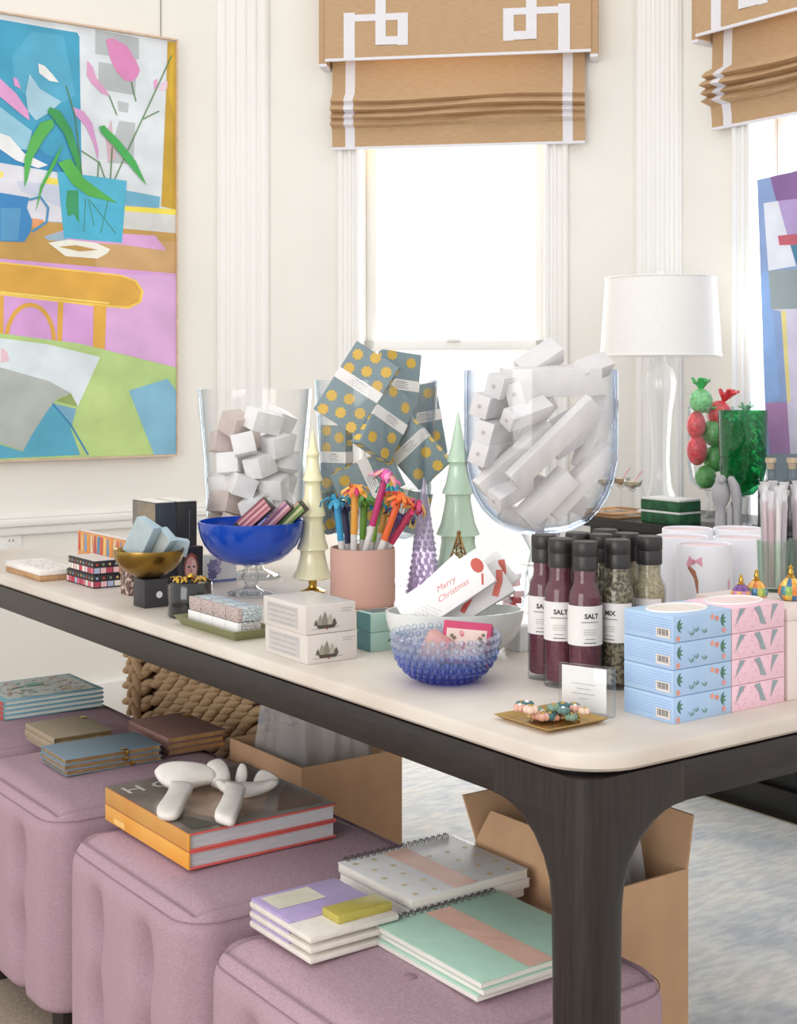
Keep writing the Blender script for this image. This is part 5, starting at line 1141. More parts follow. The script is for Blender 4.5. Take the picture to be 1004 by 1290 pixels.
def pinkdeco(t, lx, ly, lz):
    m = MB(); Mf = Matrix.Translation((0, 0, lz/2+0.0004)); m.poly(rect(-lx*0.42, lx*0.42, -ly*0.40, ly*0.32), INK, Mf, '#dcc3b8'); b = m.build('front_panel', t)
    m = MB(); random.seed(2)
    for k in range(18): x, y = lx*random.uniform(-0.36, 0.36), ly*random.uniform(-0.34, 0.24); m.poly(star(x, y, random.uniform(0.002, 0.0045), 5, 0.5, k), INK, Mf @ Matrix.Translation((0, 0, 0.0003+0.00002*k)), ['#c74a6c', '#5f6a4e', '#d98a9c', '#7a5347'][k % 4])
    m.build('floral_print', b)['kind'] = 'stuff'
    m = MB(); m.poly(rect(-lx/2+0.002, lx/2-0.002, -lz/2+0.002, lz/2-0.002), INK, Matrix.Translation((0, ly/2+0.0004, 0)) @ Matrix.Rotation(-math.pi/2, 4, 'X'), '#ecdfd2'); m.build('top_panel', t)
tilted('pink_floral_box', 'hot-pink box with floral panel tilted in the hobnail bowl', 'box', 588, 812, dH-0.005, -3, -12, -22, 0.066, 0.058, 0.022, mat('hot_pink_card', '#c23f68', 0.5, var=0.05), 'pink boxes in hobnail bowl', pinkdeco)
tilted('pink_floral_box', 'beige and pink box leaning left in the hobnail bowl', 'box', 545, 825, dH-0.01, 62, -25, 0, 0.060, 0.034, 0.020, mat('beige_pink_card', '#d3b09f', 0.5, hex2='#cf8f94', vs=40), 'pink boxes in hobnail bowl', lambda t, a, b, c: None)
# --- big footed glass bowl of white boxes
dG = 2.55; pm = F/dG; PG = Vector(((681-CX)/F*dG, dG, ZT)); t = thing('glass_trifle_bowl', 'largest footed clear glass bowl, heaped with white boxes', 'bowl', PG)
rg = 96.5/pm; z1 = H-(466-HY)/pm-ZT; z0 = H-(672-HY)/pm-ZT; h = z1-z0; th = 0.005
o = [(0.0, z0)]+[(rg*math.sin(math.radians(a_))**0.75, z0+h*0.52*(1-math.cos(math.radians(a_)))) for a_ in (10, 20, 32, 44, 56, 68, 80)]+[(rg, z0+h*0.55), (rg*1.005, z0+h*0.8), (rg, z1)]
m = MB(); m.lathe(o+[(rg-th, z1)]+[(max(0, r-th), z+th*0.7) for r, z in reversed(o[1:-1])]+[(0.0, z0+th)], glass('blue_tinged_glass', '#ffffff', '#b9cbe2', 0.45, 0.03, 3.5, base=0.025), 72, cap=False); m.build('bowl_body', t, sharp=60)
m = MB(); m.lathe([(0.0, 0.0), (0.085, 0.001), (0.086, 0.005), (0.03, 0.016), (0.018, 0.03), (0.026, z0*0.5), (0.018, z0*0.75), (0.034, z0-0.003), (0.036, z0+0.001), (0.0, z0+0.001)], STEM, 36); m.build('stem_and_foot', t, sharp=60)
def bar(a_, b_, w, h_, roll, lb):
    p, q = W(*a_), W(*b_); d = q-p; L_ = d.length; x = d.normalized(); y = Zv.cross(x).normalized(); z = x.cross(y)
    Mx = Matrix((x, y, z)).transposed().to_4x4(); Mx.translation = (p+q)/2; Mx = Mx @ Matrix.Rotation(math.radians(roll), 4, 'X')
    t = thing('long_white_box', lb, 'box', M=Mx, group='white boxes in the big glass bowl'); m = MB(); m.box((L_, w, h_), (0, 0, 0), GREYW, 0.0012); m.build('carton', t)
    for s_ in (-1, 1):
        m = MB(); m.poly(star(0, 0, min(w, h_)*0.16, 6, 0.5), INK, Matrix.Translation((s_*(L_/2+0.0004), 0, 0)) @ Matrix.Rotation(s_*math.pi/2, 4, 'Y'), '#b4b0b1'); m.build('end_emblem', t)
LB = 'white carton heaped with others in the largest glass bowl'
bar((646, 607, 2.445), (748, 508, 2.475), 0.020, 0.040, 25, 'long white box lying diagonally at the front of the big glass bowl')
bar((604, 616, 2.47), (694, 538, 2.50), 0.024, 0.034, 20, 'grey-white long box behind the diagonal one in the big glass bowl')
bar((634, 482, 2.50), (752, 478, 2.54), 0.05, 0.05, 10, 'broad white box lying across the top of the big glass bowl')
for (px, py, wh) in ((622, 487, 'highest'), (648, 497, 'second highest'), (604, 512, 'middle'), (609, 545, 'second lowest'), (602, 572, 'lowest')): bar((px, py, 2.455), (px+34, py-6, 2.545), 0.034, 0.040, random.choice([0, 18, -14]), 'end-on white carton at the left wall of the big glass bowl, '+wh)
bar((638, 530, 2.43), (688, 512, 2.48), 0.03, 0.032, 40, 'short white box jutting forward at the middle of the big glass bowl')
bar((622, 632, 2.46), (664, 606, 2.50), 0.034, 0.034, 30, 'white carton in the big glass bowl, at the bowl bottom front, left'); bar((660, 655, 2.49), (716, 598, 2.50), 0.04, 0.036, 20, 'white carton in the big glass bowl, slanting up from the bowl bottom, centre'); bar((692, 646, 2.52), (768, 566, 2.53), 0.036, 0.036, 15, 'white carton in the big glass bowl, slanting along the lower right bowl wall')
bar((632, 645, 2.54), (684, 660, 2.56), 0.034, 0.03, 10, 'white carton in the big glass bowl, lying flattest at the bowl bottom'); bar((690, 560, 2.53), (752, 520, 2.57), 0.05, 0.05, 25, 'white carton in the big glass bowl, behind the upper end of the diagonal box'); bar((735, 590, 2.55), (762, 500, 2.57), 0.036, 0.036, 20, 'white carton in the big glass bowl, standing steeply at the right bowl wall')
bar((610, 590, 2.56), (690, 500, 2.62), 0.04, 0.04, 30, 'white carton in the big glass bowl, slanting at the back left'); bar((640, 560, 2.60), (730, 540, 2.64), 0.05, 0.05, 0, 'white carton in the big glass bowl, lying level at the back'); bar((668, 606, 2.60), (740, 640, 2.58), 0.035, 0.035, 0, 'white carton in the big glass bowl, slanting down at the back right')
bar((656, 470, 2.54), (702, 440, 2.57), 0.04, 0.036, 40, 'white box poking out highest above the big glass bowl rim'); bar((728, 470, 2.52), (764, 458, 2.56), 0.034, 0.034, 45, 'white box corner showing above the right rim of the big glass bowl')
# --- salt and pepper grinders
CAPM = mat('black_grinder_cap', '#2b2929', 0.4, var=0.1); BOTG = glass('bottle_glass', '#fdfefe', '#c3cdd2', 0.35)
SALTS = {'maroon': mat('maroon_salt', '#54222f', 0.8, hex2='#6b3040', vs=260, bump=0.3, bs=500), 'pepper': mat('green_pepper_salt', '#3f3d30', 0.8, hex2='#8c8468', vs=230, lo=0.42, hi=0.58), 'cream': mat('herb_salt', '#8d8368', 0.8, hex2='#b9ad8f', vs=260)}
grind = [(685.5, 1.932, 'maroon', 'maroon salt grinder bottle at the far left of the group', -24), (706.5, 1.884, 'maroon', 'maroon salt grinder bottle, second from left, behind the foremost', -22), (737, 1.85, 'maroon', 'foremost maroon salt grinder bottle with full SALT label', 0), (778, 1.872, 'pepper', 'green pepper grinder bottle right of the maroon salts', -50), (818, 1.912, 'cream', 'cream herb-salt grinder bottle at right, behind the blue boxes', -60), (728, 1.957, 'maroon', 'grinder bottle in the back row behind the two left salts', 0), (757.5, 1.938, 'pepper', 'grinder bottle behind the gap between maroon salt and pepper', -10), (763, 2.0, 'pepper', 'rearmost grinder bottle in the back row', 0), (790, 1.952, 'cream', 'grinder bottle in the back row, behind pepper and herb salt', 0)]
for px, d, kind, lb, yaw in grind:
    P = Vector(((px-CX)/F*d, d, ZT)); t = thing('salt_grinder', lb, 'grinder', P, math.radians(yaw), 'salt and pepper grinders')
    m = MB(); m.lathe([(0.0, 0.0), (0.0215, 0.0), (0.0225, 0.002), (0.0225, 0.124), (0.0215, 0.132), (0.0165, 0.142), (0.0155, 0.147), (0.0155, 0.166), (0.0, 0.166)], BOTG, 36, cap=False); m.build('glass_bottle', t, sharp=50)
    m = MB(); m.lathe([(0.0, 0.008), (0.019, 0.008), (0.0208, 0.011), (0.0208, 0.123), (0.0195, 0.131), (0.0150, 0.141), (0.0143, 0.147), (0.0143, 0.165), (0.0, 0.165)], SALTS[kind], 32); m.build('salt_filling', t, sharp=50)
    m = MB(); m.lathe([(0.0, 0.160), (0.0168, 0.160), (0.0172, 0.162), (0.0172, 0.178), (0.0168, 0.179), (0.0175, 0.180), (0.0175, 0.195), (0.0160, 0.198), (0.0, 0.198)], CAPM, 44, rib=(22, 0.012)); m.build('grinder_cap', t, sharp=50)
    m = MB(); rl = 0.0229; vs = []; n = 26; a0, a1 = math.radians(-90-95), math.radians(-90+95)
    for i in range(n+1):
        w = a0+(a1-a0)*i/n
        for z in (0.063, 0.115): vs.append((rl*math.cos(w), rl*math.sin(w), z))
    m.add(vs, [[2*i, 2*i+2, 2*i+3, 2*i+1] for i in range(n)], mat('label_paper', '#e4e1de', 0.6, var=0.02), smooth=True); b = m.build('label', t)
    def wrapm(mb, x0_):      # bend flat lettering round the bottle
        out = []
        for v in mb.v: w = -math.pi/2+(v.x+x0_)/0.0232; out.append(Vector((0.0232*math.cos(w), 0.0232*math.sin(w), v.y)))
        mb.v = out
    m = MB(); m.text('SALT' if kind != 'pepper' else 'MIX', 0.0088, INK, Matrix.Translation((0, 0.099, 0)), '#2c2a2b', 'CENTER', 0.0003); wrapm(m, 0.006); m.build('label_title', b)
    m = MB()
    for y, w_, h_, c in ((0.094, 0.024, 0.0013, '#8b8886'), (0.084, 0.018, 0.0010, '#b3b7b0'), (0.081, 0.018, 0.0010, '#b3b7b0'), (0.078, 0.018, 0.0010, '#b3b7b0'), (0.072, 0.014, 0.0010, '#9a9694'), (0.067, 0.017, 0.0013, '#77716f')):
        n = 8; m.add([(-w_/2+w_*i/n, y+s_*h_/2, 0) for i in range(n+1) for s_ in (-1, 1)], [[2*i, 2*i+2, 2*i+3, 2*i+1] for i in range(n)], INK, None, c)
    wrapm(m, 0.004); m.build('label_lines', b)['kind'] = 'stuff'
# --- acrylic sign
B = Vector((0.2443, 1.686, ZT))+V*0.018; Aq = Vector((0.1846, 1.728, ZT))+V*0.018; xd = (B-Aq).normalized(); Ls = (B-Aq).length
t = thing('acrylic_sign', 'small clear acrylic block sign with white card behind the gold tray', 'sign', Aq, math.atan2(xd.y, xd.x))
m = MB(); m.cbox(0, Ls, 0.0, 0.012, 0, 0.060, CLEARE, 0.0008); m.build('acrylic_block', t)
m = MB(); m.cbox(0.002, Ls-0.010, 0.005, 0.006, 0.003, 0.057, WHITE); b = m.build('white_card', t)
m = MB()
for k, w_ in enumerate((0.033, 0.019, 0.032, 0.012)): m.stroke([(Ls*0.44-w_/2, 0.036-0.006*k), (Ls*0.44+w_/2, 0.036-0.006*k)], 0.0009, INK, frame((0, 0.0046, 0), (1, 0, 0), (0, 0, 1)), '#b9b8be')
m.build('card_lettering', b)['kind'] = 'stuff'
# --- gold tray with bracelet
Pn = onz(690, 927); ss = 0.098; t = thing('gold_tray', 'small square brushed gold tray near the table corner', 'tray', Pn, A); GT = mat('brushed_gold', '#b08d55', 0.4, 0.9, hex2='#c9a76b', vs=8, stretch=(1, 12, 1))
m = MB(); e = 0.010; vs = [(e, e, 0), (ss-e, e, 0), (ss-e, ss-e, 0), (e, ss-e, 0), (0, 0, 0.006), (ss, 0, 0.006), (ss, ss, 0.006), (0, ss, 0.006), (0.001, 0.001, 0.0068), (ss-0.001, 0.001, 0.0068), (ss-0.001, ss-0.001, 0.0068), (0.001, ss-0.001, 0.0068), (e+0.0005, e+0.0005, 0.0015), (ss-e-0.0005, e+0.0005, 0.0015), (ss-e-0.0005, ss-e-0.0005, 0.0015), (e+0.0005, ss-e-0.0005, 0.0015)]
fs = [[3, 2, 1, 0], [12, 13, 14, 15]]
for a_ in (0, 4, 8):
    for k in range(4): k2 = (k+1) % 4; fs.append([a_+k, a_+k2, a_+4+k2, a_+4+k])
m.add(vs, fs, GT); m.build('tray_body', t)
Pb = Pn+V*ss*0.50+U*ss*0.5+Vector((0, 0, 0.0016)); t = thing('beaded_bracelet', 'jumbled bracelet of pink, teal and gold flower beads on the gold tray', 'bracelet', Pb, 0); random.seed(31)
bc = ['#d8a795', '#5f7f7c', '#e2c3b2', '#3f6a6c', '#c9b37a', '#d69a86', '#7d9a86']
for k in range(24):
    q = k/23; x = -0.034+0.068*q+random.uniform(-0.004, 0.004); y = (0.012*math.sin(k*2.4))-0.004+random.uniform(-0.003, 0.003); r = random.uniform(0.0062, 0.0088)
    m = MB(); z = r+random.choice([0, 0, 0.009])
    for j in range(5): w = 2*math.pi*j/5+k; m.ball((x+r*0.6*math.cos(w), y+r*0.6*math.sin(w), z), r*0.62, INK, 7, 5, col=bc[k % 7])
    m.ball((x, y-0.001, z+r*0.4), r*0.42, GOLD if k % 3 else WHITE, 7, 5); m.build('flower_bead', t)
m = MB(); m.tube([(0.022+0.012*math.cos(w), -0.003+0.008*math.sin(w), 0.004+0.003*math.sin(3*w)) for w in [2*math.pi*i/16 for i in range(16)]], 0.0016, GOLD, 6, closed=True); m.build('gold_chain', t)
# --- blue floral and pink soap boxes
P0 = onz(848, 913); vl = 0.104; ul = 0.082; hB = 0.0323
LBL = mat('sky_blue_card', '#a5bfe3', 0.5, hex2='#aecbe6', vs=14); PNK = mat('blush_pink_card', '#edc5d2', 0.5, var=0.03)
ordn = ['bottom', 'second from bottom', 'third from bottom', 'top']
def leafy(m, M_, w, h, seed):
    random.seed(seed)
    def leaf(x, y, l, a_, c, wd=0.32):
        dx_, dy_ = math.cos(a_)*l, math.sin(a_)*l; nx_, ny_ = -dy_*wd*0.5, dx_*wd*0.5; pts = [(x, y), (x+dx_*0.5+nx_, y+dy_*0.5+ny_), (x+dx_, y+dy_), (x+dx_*0.5-nx_, y+dy_*0.5-ny_)]
        m.poly([(min(max(p, 0.0004), w-0.0004), min(max(q, 0.0004), h-0.0004)) for p, q in pts], INK, M_, c)
    for (x, y) in ((0.06, 0.62), (0.80, 0.62)):
        for a_ in (-0.9, -0.3, 0.3, 0.9): leaf(w*x, h*y, 0.011, a_, ['#4f7f66', '#6f9a78', '#3f6e5c', '#7fa98c'][int(a_*3) % 4])
    for (x, y) in ((0.30, 0.18), (0.38, 0.30), (0.52, 0.2)):
        for a_ in (0.6, 1.1, 2.2): leaf(w*x, h*y, 0.008, a_, '#6a8f86', 0.25)
    for (x, y, c) in ((0.08, 0.14, '#e39a86'), (0.66, 0.80, '#e8a48c'), (0.86, 0.22, '#e39a9a'), (0.74, 0.72, '#d98a7a')):
        for j in range(5): w_ = 2*math.pi*j/5; leaf(w*x, h*y, 0.0042, w_, c, 0.8)
for k in range(4):
    t = thing('blue_floral_soap_box', 'sky blue floral soap box with barcode, %s of its stack' % ordn[k], 'soap box', P0+Vector((0, 0, k*hB)), A, 'blue floral soap boxes')
    m = MB(); m.cbox(0, vl-0.0008, 0, ul, 0, hB-0.0006, LBL, 0.0008); m.build('carton', t)
    m = MB(); leafy(m, face('right', vl, ul, hB), vl, hB-0.0008, 3); m.build('floral_print', t)['kind'] = 'stuff'
    m = MB(); Ml = face('left', vl, ul, hB); m.poly(rect(ul*0.66, ul*0.95, hB*0.14, hB*0.50), INK, Ml, '#dad3cd'); b = m.build('barcode_label', t)
    m = MB()
    for j in range(9): x = ul*(0.70+0.024*j); m.stroke([(x, hB*0.24), (x, hB*0.46)], 0.0006+0.0006*((j*7) % 3)/2, INK, Ml @ Matrix.Translation((0, 0, 0.0002)), '#3c3a3c')
    m.build('barcode', b)['kind'] = 'stuff'
    m = MB()
    for j in range(7): m.stroke([(ul*0.03, hB*(0.25+0.1*j)), (ul*0.97, hB*(0.22+0.1*j))], 0.0005, INK, Ml, '#8fa9d6')
    m.build('fine_lines', t)['kind'] = 'stuff'
    t2 = thing('pink_soap_box', 'blush pink soap box with grey bird print, %s of its stack' % ordn[k], 'soap box', P0+V*vl+Vector((0, 0, k*hB)), A, 'pink soap boxes')
    m = MB(); m.cbox(0.0008, vl-0.004, 0, ul, 0, hB-0.0006, PNK, 0.0008); m.build('carton', t2)
    m = MB(); Mr = face('right', vl, ul, hB); random.seed(8)
    for j in range(46): x, y = vl*random.uniform(0.03, 0.93), hB*random.uniform(0.05, 0.92); m.poly(disc(x, y, 0.0009, 0.0006, 5, j), INK, Mr, '#d98aa6')
    m.build('pink_speckle_print', t2)['kind'] = 'stuff'
    for pts in ([(0.06, 0.30), (0.14, 0.95), (0.24, 0.92), (0.14, 0.60)], [(0.40, 0.90), (0.50, 0.95), (0.56, 0.55), (0.62, 0.20), (0.52, 0.25), (0.48, 0.60)], [(0.70, 0.30), (0.74, 0.95), (0.84, 0.92), (0.76, 0.60)]):
        m = MB(); m.poly([(vl*x, hB*y) for x, y in pts], INK, Mr @ Matrix.Translation((0, 0, 0.0002)), '#8fa0a6'); m.build('bird_print', t2)
    if k == 3:
        for tt, c in ((t, '#eadfd6'), (t2, '#f0d9d6')):
            m = MB(); m.poly(disc(vl*0.48, ul*0.5, vl*0.40, ul*0.36, 28), INK, face('top', vl, ul, hB, 0.0), c); b = m.build('oval_window', tt)
            m = MB(); m.tube([(p[0], p[1], hB+0.0002) for p in disc(vl*0.48, ul*0.5, vl*0.41, ul*0.37, 28)], 0.0016, WHITE, 6, closed=True); m.build('window_rim', b)
# --- cream box carrying ornaments and tumblers
PCB = P0+V*(2*vl+0.004); hC = 0.118
t = thing('cream_box', 'large cream box at right edge carrying ornaments and glass tumblers', 'box', PCB, A); CRM = mat('cream_pink_card', '#e3d5cf', 0.55, var=0.02)
m = MB(); m.cbox(0, 0.26, 0, 0.155, 0, hC-0.016, CRM, 0.0012); m.build('box_base', t)
m = MB(); m.cbox(-0.001, 0.261, -0.001, 0.156, hC-0.016, hC, CRM, 0.0012); m.build('lid', t)
ZB = ZT+hC
def orn(px, d, r, cols, lb):
    P = Vector(((px-CX)/F*d, d, ZB)); t = thing('jewelled_ornament', lb, 'ornament', P, 0, 'jewelled onion-dome ornaments')
    pr_ = [(0.0, 0.0), (r*0.7, r*0.08), (r*0.97, r*0.5), (r, r*0.85), (r*0.9, r*1.25), (r*0.62, r*1.65), (r*0.28, r*1.95)]; n = 11
    for k in range(n):
        m = MB(); a0, a1 = 2*math.pi*k/n, 2*math.pi*(k+1)/n; vs = []
        for q, z in pr_:
            for w, s_ in ((a0, 0.96), ((a0+a1)/2, 1.08), (a1, 0.96)): vs.append((q*s_*math.cos(w), q*s_*math.sin(w), z))
        mm_ = print_mat('enamel', 0.2, 0.5, 0.25, 160); o_ = len(m.v)
        for i in range(len(pr_)-1):
            m.add(vs[3*i:3*i+6], [[0, 1, 4, 3], [1, 2, 5, 4]], mm_, None, cols[(k*2+i//2) % len(cols)], True)
        m.build('enamel_segment', t, sharp=80)
    m = MB(); m.lathe([(r*0.36, r*1.85), (r*0.40, r*1.98), (r*0.2, r*2.1), (r*0.26, r*2.35), (r*0.16, r*2.6), (r*0.2, r*2.75), (0.0, r*3.0)], GOLD, 12); m.build('gold_finial', t)
orn(933.5, 1.845, 0.0125, ['#7d4a94', '#c98ab0', '#5f3a7c', '#d9a046'], 'purple jewelled onion-shaped ornament, leftmost')
orn(953, 1.862, 0.0140, ['#d99a3f', '#7fa86a', '#e0b04f', '#4f86a6', '#d4763a', '#b9c04f'], 'orange and green jewelled ornament, between the purple one and the tumbler')
orn(996, 1.862, 0.0160, ['#e0a03a', '#4f8a9a', '#e6c55a', '#8fb55a', '#3f6f9a', '#d9823a'], 'biggest yellow and blue jewelled ornament, at the right edge')
WRAPW = glass('crinkled_cellophane', '#ffffff', '#eef0f3', 0.3, 0.12, 2.0, 0.32, '#f6f5f8', base=0.05)
TUM = glass('greenish_tumbler_glass', '#f3faf5', '#a9cdb9', 0.4)
for k, (px, d) in enumerate(((975, 1.945), (1015, 1.965))):
    P = Vector(((px-CX)/F*d, d, ZB)); t = thing('glass_tumbler', ['clear green-tinged tumbler of wrapped sticks beside the white canisters', 'clear tumbler of wrapped sticks cut by the right edge'][k], 'tumbler', P, 0, 'glass tumblers on cream box')
    m = MB(); m.lathe([(0.0, 0.0), (0.018, 0.0), (0.021, 0.004), (0.0235, 0.07), (0.0222, 0.07), (0.0198, 0.007), (0.0, 0.006)], TUM, 32, cap=False); m.build('glass_body', t, sharp=50)
    random.seed(50+k)
    for j in range(9):
        w = 2*math.pi*j/9; x, y = 0.0115*math.cos(w), 0.0115*math.sin(w); tilt = 0.012
        c = ['#6a2f55', '#8f6f86', '#7d2f4f', '#b3a9a6', '#58264a', '#a86f86', '#9c2f4a', '#c9c0bd', '#7a3f66'][j]
        s = thing('wrapped_stick', 'clear-wrapped %s stick standing in the %s tumbler' % (['plum', 'mauve-grey', 'wine', 'pale grey', 'dark plum', 'dusty pink', 'crimson', 'off-white', 'violet'][j], ['green-tinged', 'cut-off'][k]), 'candy', P+Vector((x, y, 0.008)), 0, 'wrapped sticks in tumblers')
        m = MB(); m.tube([(0, 0, 0), (x*tilt*20, y*tilt*20, 0.105+0.006*(j % 3))], 0.0034, INK, 8, col=c); m.build('stick', s)
        m = MB(); zt_ = 0.112+0.006*(j % 3); m.lathe([(0.0046, 0.0), (0.0048, 0.08), (0.0056, zt_), (0.004, zt_+0.006), (0.0075, zt_+0.020), (0.0, zt_+0.018)], WRAPW, 10, M=Matrix.Shear('XY', 4, (x*2.0, y*2.0))); m.build('clear_wrapper', s)
# --- white canisters
CAN = mat('white_paper_tube', '#e6e6ec', 0.5, var=0.02); CANI = mat('pink_inside', '#e9cdd0', 0.5, var=0.03)
for k, (px, d, lb) in enumerate(((887, 2.05, 'front white canister with pink bow and leg print'), (859, 2.15, 'white canister left of and behind the bow canister'), (932, 2.14, 'white canister right of the bow canister, behind the ornaments'), (866, 2.262, 'white canister in the back row, left'), (930, 2.264, 'white canister in the back row, right'))):
    P = Vector(((px-CX)/F*d, d, ZT)); t = thing('white_canister', lb, 'canister', P, 0, 'white canisters'); r = 0.0405
    m = MB(); m.lathe([(0.0, 0.0), (r, 0.0), (r, 0.170), (r-0.0015, 0.172), (r-0.004, 0.171), (r-0.004, 0.005), (0.0, 0.005)], CAN, 48, cap=False); m.build('tube_body', t, sharp=50)
    m = MB(); m.lathe([(0.0, 0.162), (r-0.005, 0.162), (r-0.005, 0.168), (0.0, 0.168)], CANI, 40); m.build('pink_lid', t)
    if k == 0:
        def cyl(pts, c, nm, e=0.0004):
            n = 1; mb = MB(); 
            q = [Vector((p[0], p[1], 0)) for p in pts]; cx_ = sum(p.x for p in q)/len(q); cy_ = sum(p.y for p in q)/len(q); q = [Vector((cx_, cy_, 0))]+q
            vs = [Vector(((r+e)*math.sin(p.x/r), -(r+e)*math.cos(p.x/r), p.y)) for p in q]
            mb.add(vs, [[0, i+1, (i+1) % len(pts)+1] for i in range(len(pts))], INK, None, c); return mb.build(nm, t)
        cyl([(-0.030, 0.158), (-0.024, 0.150), (-0.029, 0.140), (-0.036, 0.144)], '#e3a3b6', 'bow_loop'); cyl([(-0.023, 0.150), (-0.012, 0.157), (-0.011, 0.142)], '#e3a3b6', 'bow_loop'); cyl(disc(-0.024, 0.149, 0.003, 0.004, 10), '#d98aa2', 'bow_knot', 0.0008)
        cyl([(-0.034, 0.140), (-0.026, 0.132), (-0.021, 0.118), (-0.019, 0.104), (-0.017, 0.104), (-0.017, 0.122), (-0.021, 0.136), (-0.030, 0.143)], '#a9745a', 'leg_print')
        for j in range(4): cyl([(-0.038, 0.094-0.006*j), (-0.010, 0.096-0.006*j), (-0.010, 0.0955-0.006*j), (-0.038, 0.0932-0.006*j)], '#6f6d73', 'shelf_line_print')
        cyl([(0.030, 0.120), (0.036, 0.125), (0.036, 0.100), (0.033, 0.095)], '#eeb9cb', 'pink_heart_print')
# ================================================================ ON THE CONSOLE
# --- table lamp
P = oncons(832, 0.22); pm = F/P.y; t = thing('table_lamp', 'white lamp with drum shade and glass column standing on the black console', 'lamp', P)
SHADE = mat('white_lamp_shade', '#f7f6f3', 0.8, var=0.01, vs=60); WG = glass('frosted_white_glass', '#f2f4f5', '#c9d2d8', 0.4, 0.1, 1.4, 0.72, '#f8f8f8', base=0.08)
zt_, zb_ = H-(351-HY)/pm-ZC, H-(448-HY)/pm-ZC; rt_, rb_ = 69/pm, 75.5/pm
m = MB(); m.lathe([(rb_, zb_), (rt_, zt_), (rt_-0.003, zt_), (rb_-0.003, zb_), (rb_, zb_)], SHADE, 64, cap=False); s = m.build('lamp_shade', t, sharp=50)
for z, r in ((zb_, rb_), (zt_, rt_)):
    m = MB(); m.tube([(r*math.cos(w), r*math.sin(w), z) for w in [2*math.pi*i/64 for i in range(64)]], 0.003, TRIM, 6, closed=True); m.build('shade_trim', s)
m = MB(); m.lathe([(0.0, 0.0), (0.075, 0.0), (0.075, 0.012), (0.055, 0.022), (0.05, 0.05), (0.034, 0.09), (0.028, 0.16), (0.030, 0.24), (0.036, 0.32), (0.046, 0.38), (0.050, 0.42), (0.040, 0.455), (0.018, 0.475), (0.012, zb_+0.02), (0.0, zb_+0.02)], WG, 40, rib=(12, 0.03)); m.build('glass_column', t, sharp=60)
m = MB(); m.tube([(0, 0, zb_), (0, 0, zt_+0.012)], 0.003, TRIM, 8); m.ball((0, 0, zt_+0.016), 0.008, TRIM, 10, 6); m.build('harp_and_finial', t)
m = MB(); m.ball((0, 0, zb_+0.10), 0.028, mat('bulb_glass', '#fffdf6', 0.3), 14, 10, sc=(1, 1, 1.25)); m.build('bulb', t)
# --- green velvet boxes
GV = mat('green_velvet', '#1f4a2f', 0.7, hex2='#2f6b45', vs=40); P = oncons(856, 0.03); sx = reach(P, V, 883); sy = reach(P, U, 807)
for k in range(2):
    t = thing('green_velvet_box', ['dark green velvet box with white lid edge, lower of two on the console', 'dark green velvet box with white lid edge, stacked on the other on the console'][k], 'box', P+Vector((0, 0, 0.037*k)), A, 'green velvet boxes')
    m = MB(); m.cbox(0, sx, 0, sy, 0, 0.030, GV, 0.002); m.build('velvet_body', t)
    m = MB(); m.cbox(0.001, sx-0.001, 0.001, sy-0.001, 0.030, 0.0365, WHITE, 0.001); m.build('white_lid', t)
# --- coupe glasses on a small tray
PT = oncons(774, 0.10); t = thing('wooden_tray', 'pale wooden tray with three filled coupe glasses on the console', 'tray', PT, A)
m = MB(); m.cbox(-0.085, 0.085, -0.10, 0.08, 0.0, 0.012, OAK, 0.003); m.build('board', t)
m = MB(); m.tube([(x, y, 0.014) for x, y in rrect(-0.088, 0.088, -0.098, 0.078, 0.01, 4)], 0.004, OAK, 6, closed=True); m.build('raised_rim', t)
for k, (px, vv) in enumerate(((763, 0.06), (782, 0.12), (797, 0.05))):
    q = oncons(px, vv); q.z = ZC+0.0125; t = thing('coupe_glass', 'coupe glass of pale drink with pink straw, %s of three on the console' % ['leftmost', 'middle', 'rightmost'][k], 'glass', q, 0, 'coupe glasses')
    m = MB(); m.lathe([(0.0, 0.0), (0.024, 0.001), (0.003, 0.005), (0.003, 0.07), (0.012, 0.077), (0.026, 0.09), (0.031, 0.108), (0.030, 0.108), (0.025, 0.092), (0.0, 0.079)], STEM, 28, cap=False); m.build('glass_body', t, sharp=50)
    m = MB(); m.lathe([(0.0, 0.080), (0.024, 0.092), (0.0285, 0.103), (0.0, 0.103)], mat('pale_drink', '#e3d2b4', 0.2), 24); m.build('drink', t)
    m = MB(); m.tube([(-0.005, 0, 0.085), (0.028, 0, 0.135)], 0.0018, INK, 6, col='#e39aa4'); m.build('straw', t)
# --- candy jar with wrapped popcorn balls
P = oncons(896, 0.20); pm = F/P.y; t = thing('tall_candy_jar', 'tall clear footed jar heaped with red and green wrapped candy balls', 'jar', P); rj = 29/pm
zt_ = H-(512-HY)/pm-ZC; zb_ = H-(618-HY)/pm-ZC
m = MB(); m.lathe([(0.0, zb_), (rj*0.5, zb_+0.004), (rj*0.9, zb_+0.03), (rj, zb_+0.08), (rj, zt_), (rj-0.003, zt_), (rj-0.003, zb_+0.08), (rj*0.85, zb_+0.034), (0.0, zb_+0.006)], GLASS, 40, cap=False); m.build('glass_body', t, sharp=50)
m = MB(); m.lathe([(0.0, 0.0), (0.05, 0.001), (0.05, 0.006), (0.015, 0.02), (0.011, zb_*0.5), (0.016, zb_-0.004), (0.02, zb_+0.001), (0.0, zb_+0.001)], STEM, 28); m.build('stem_and_foot', t, sharp=60)
CR = print_mat('cellophane_candy', 0.3, 0.4, 0.25, 90)
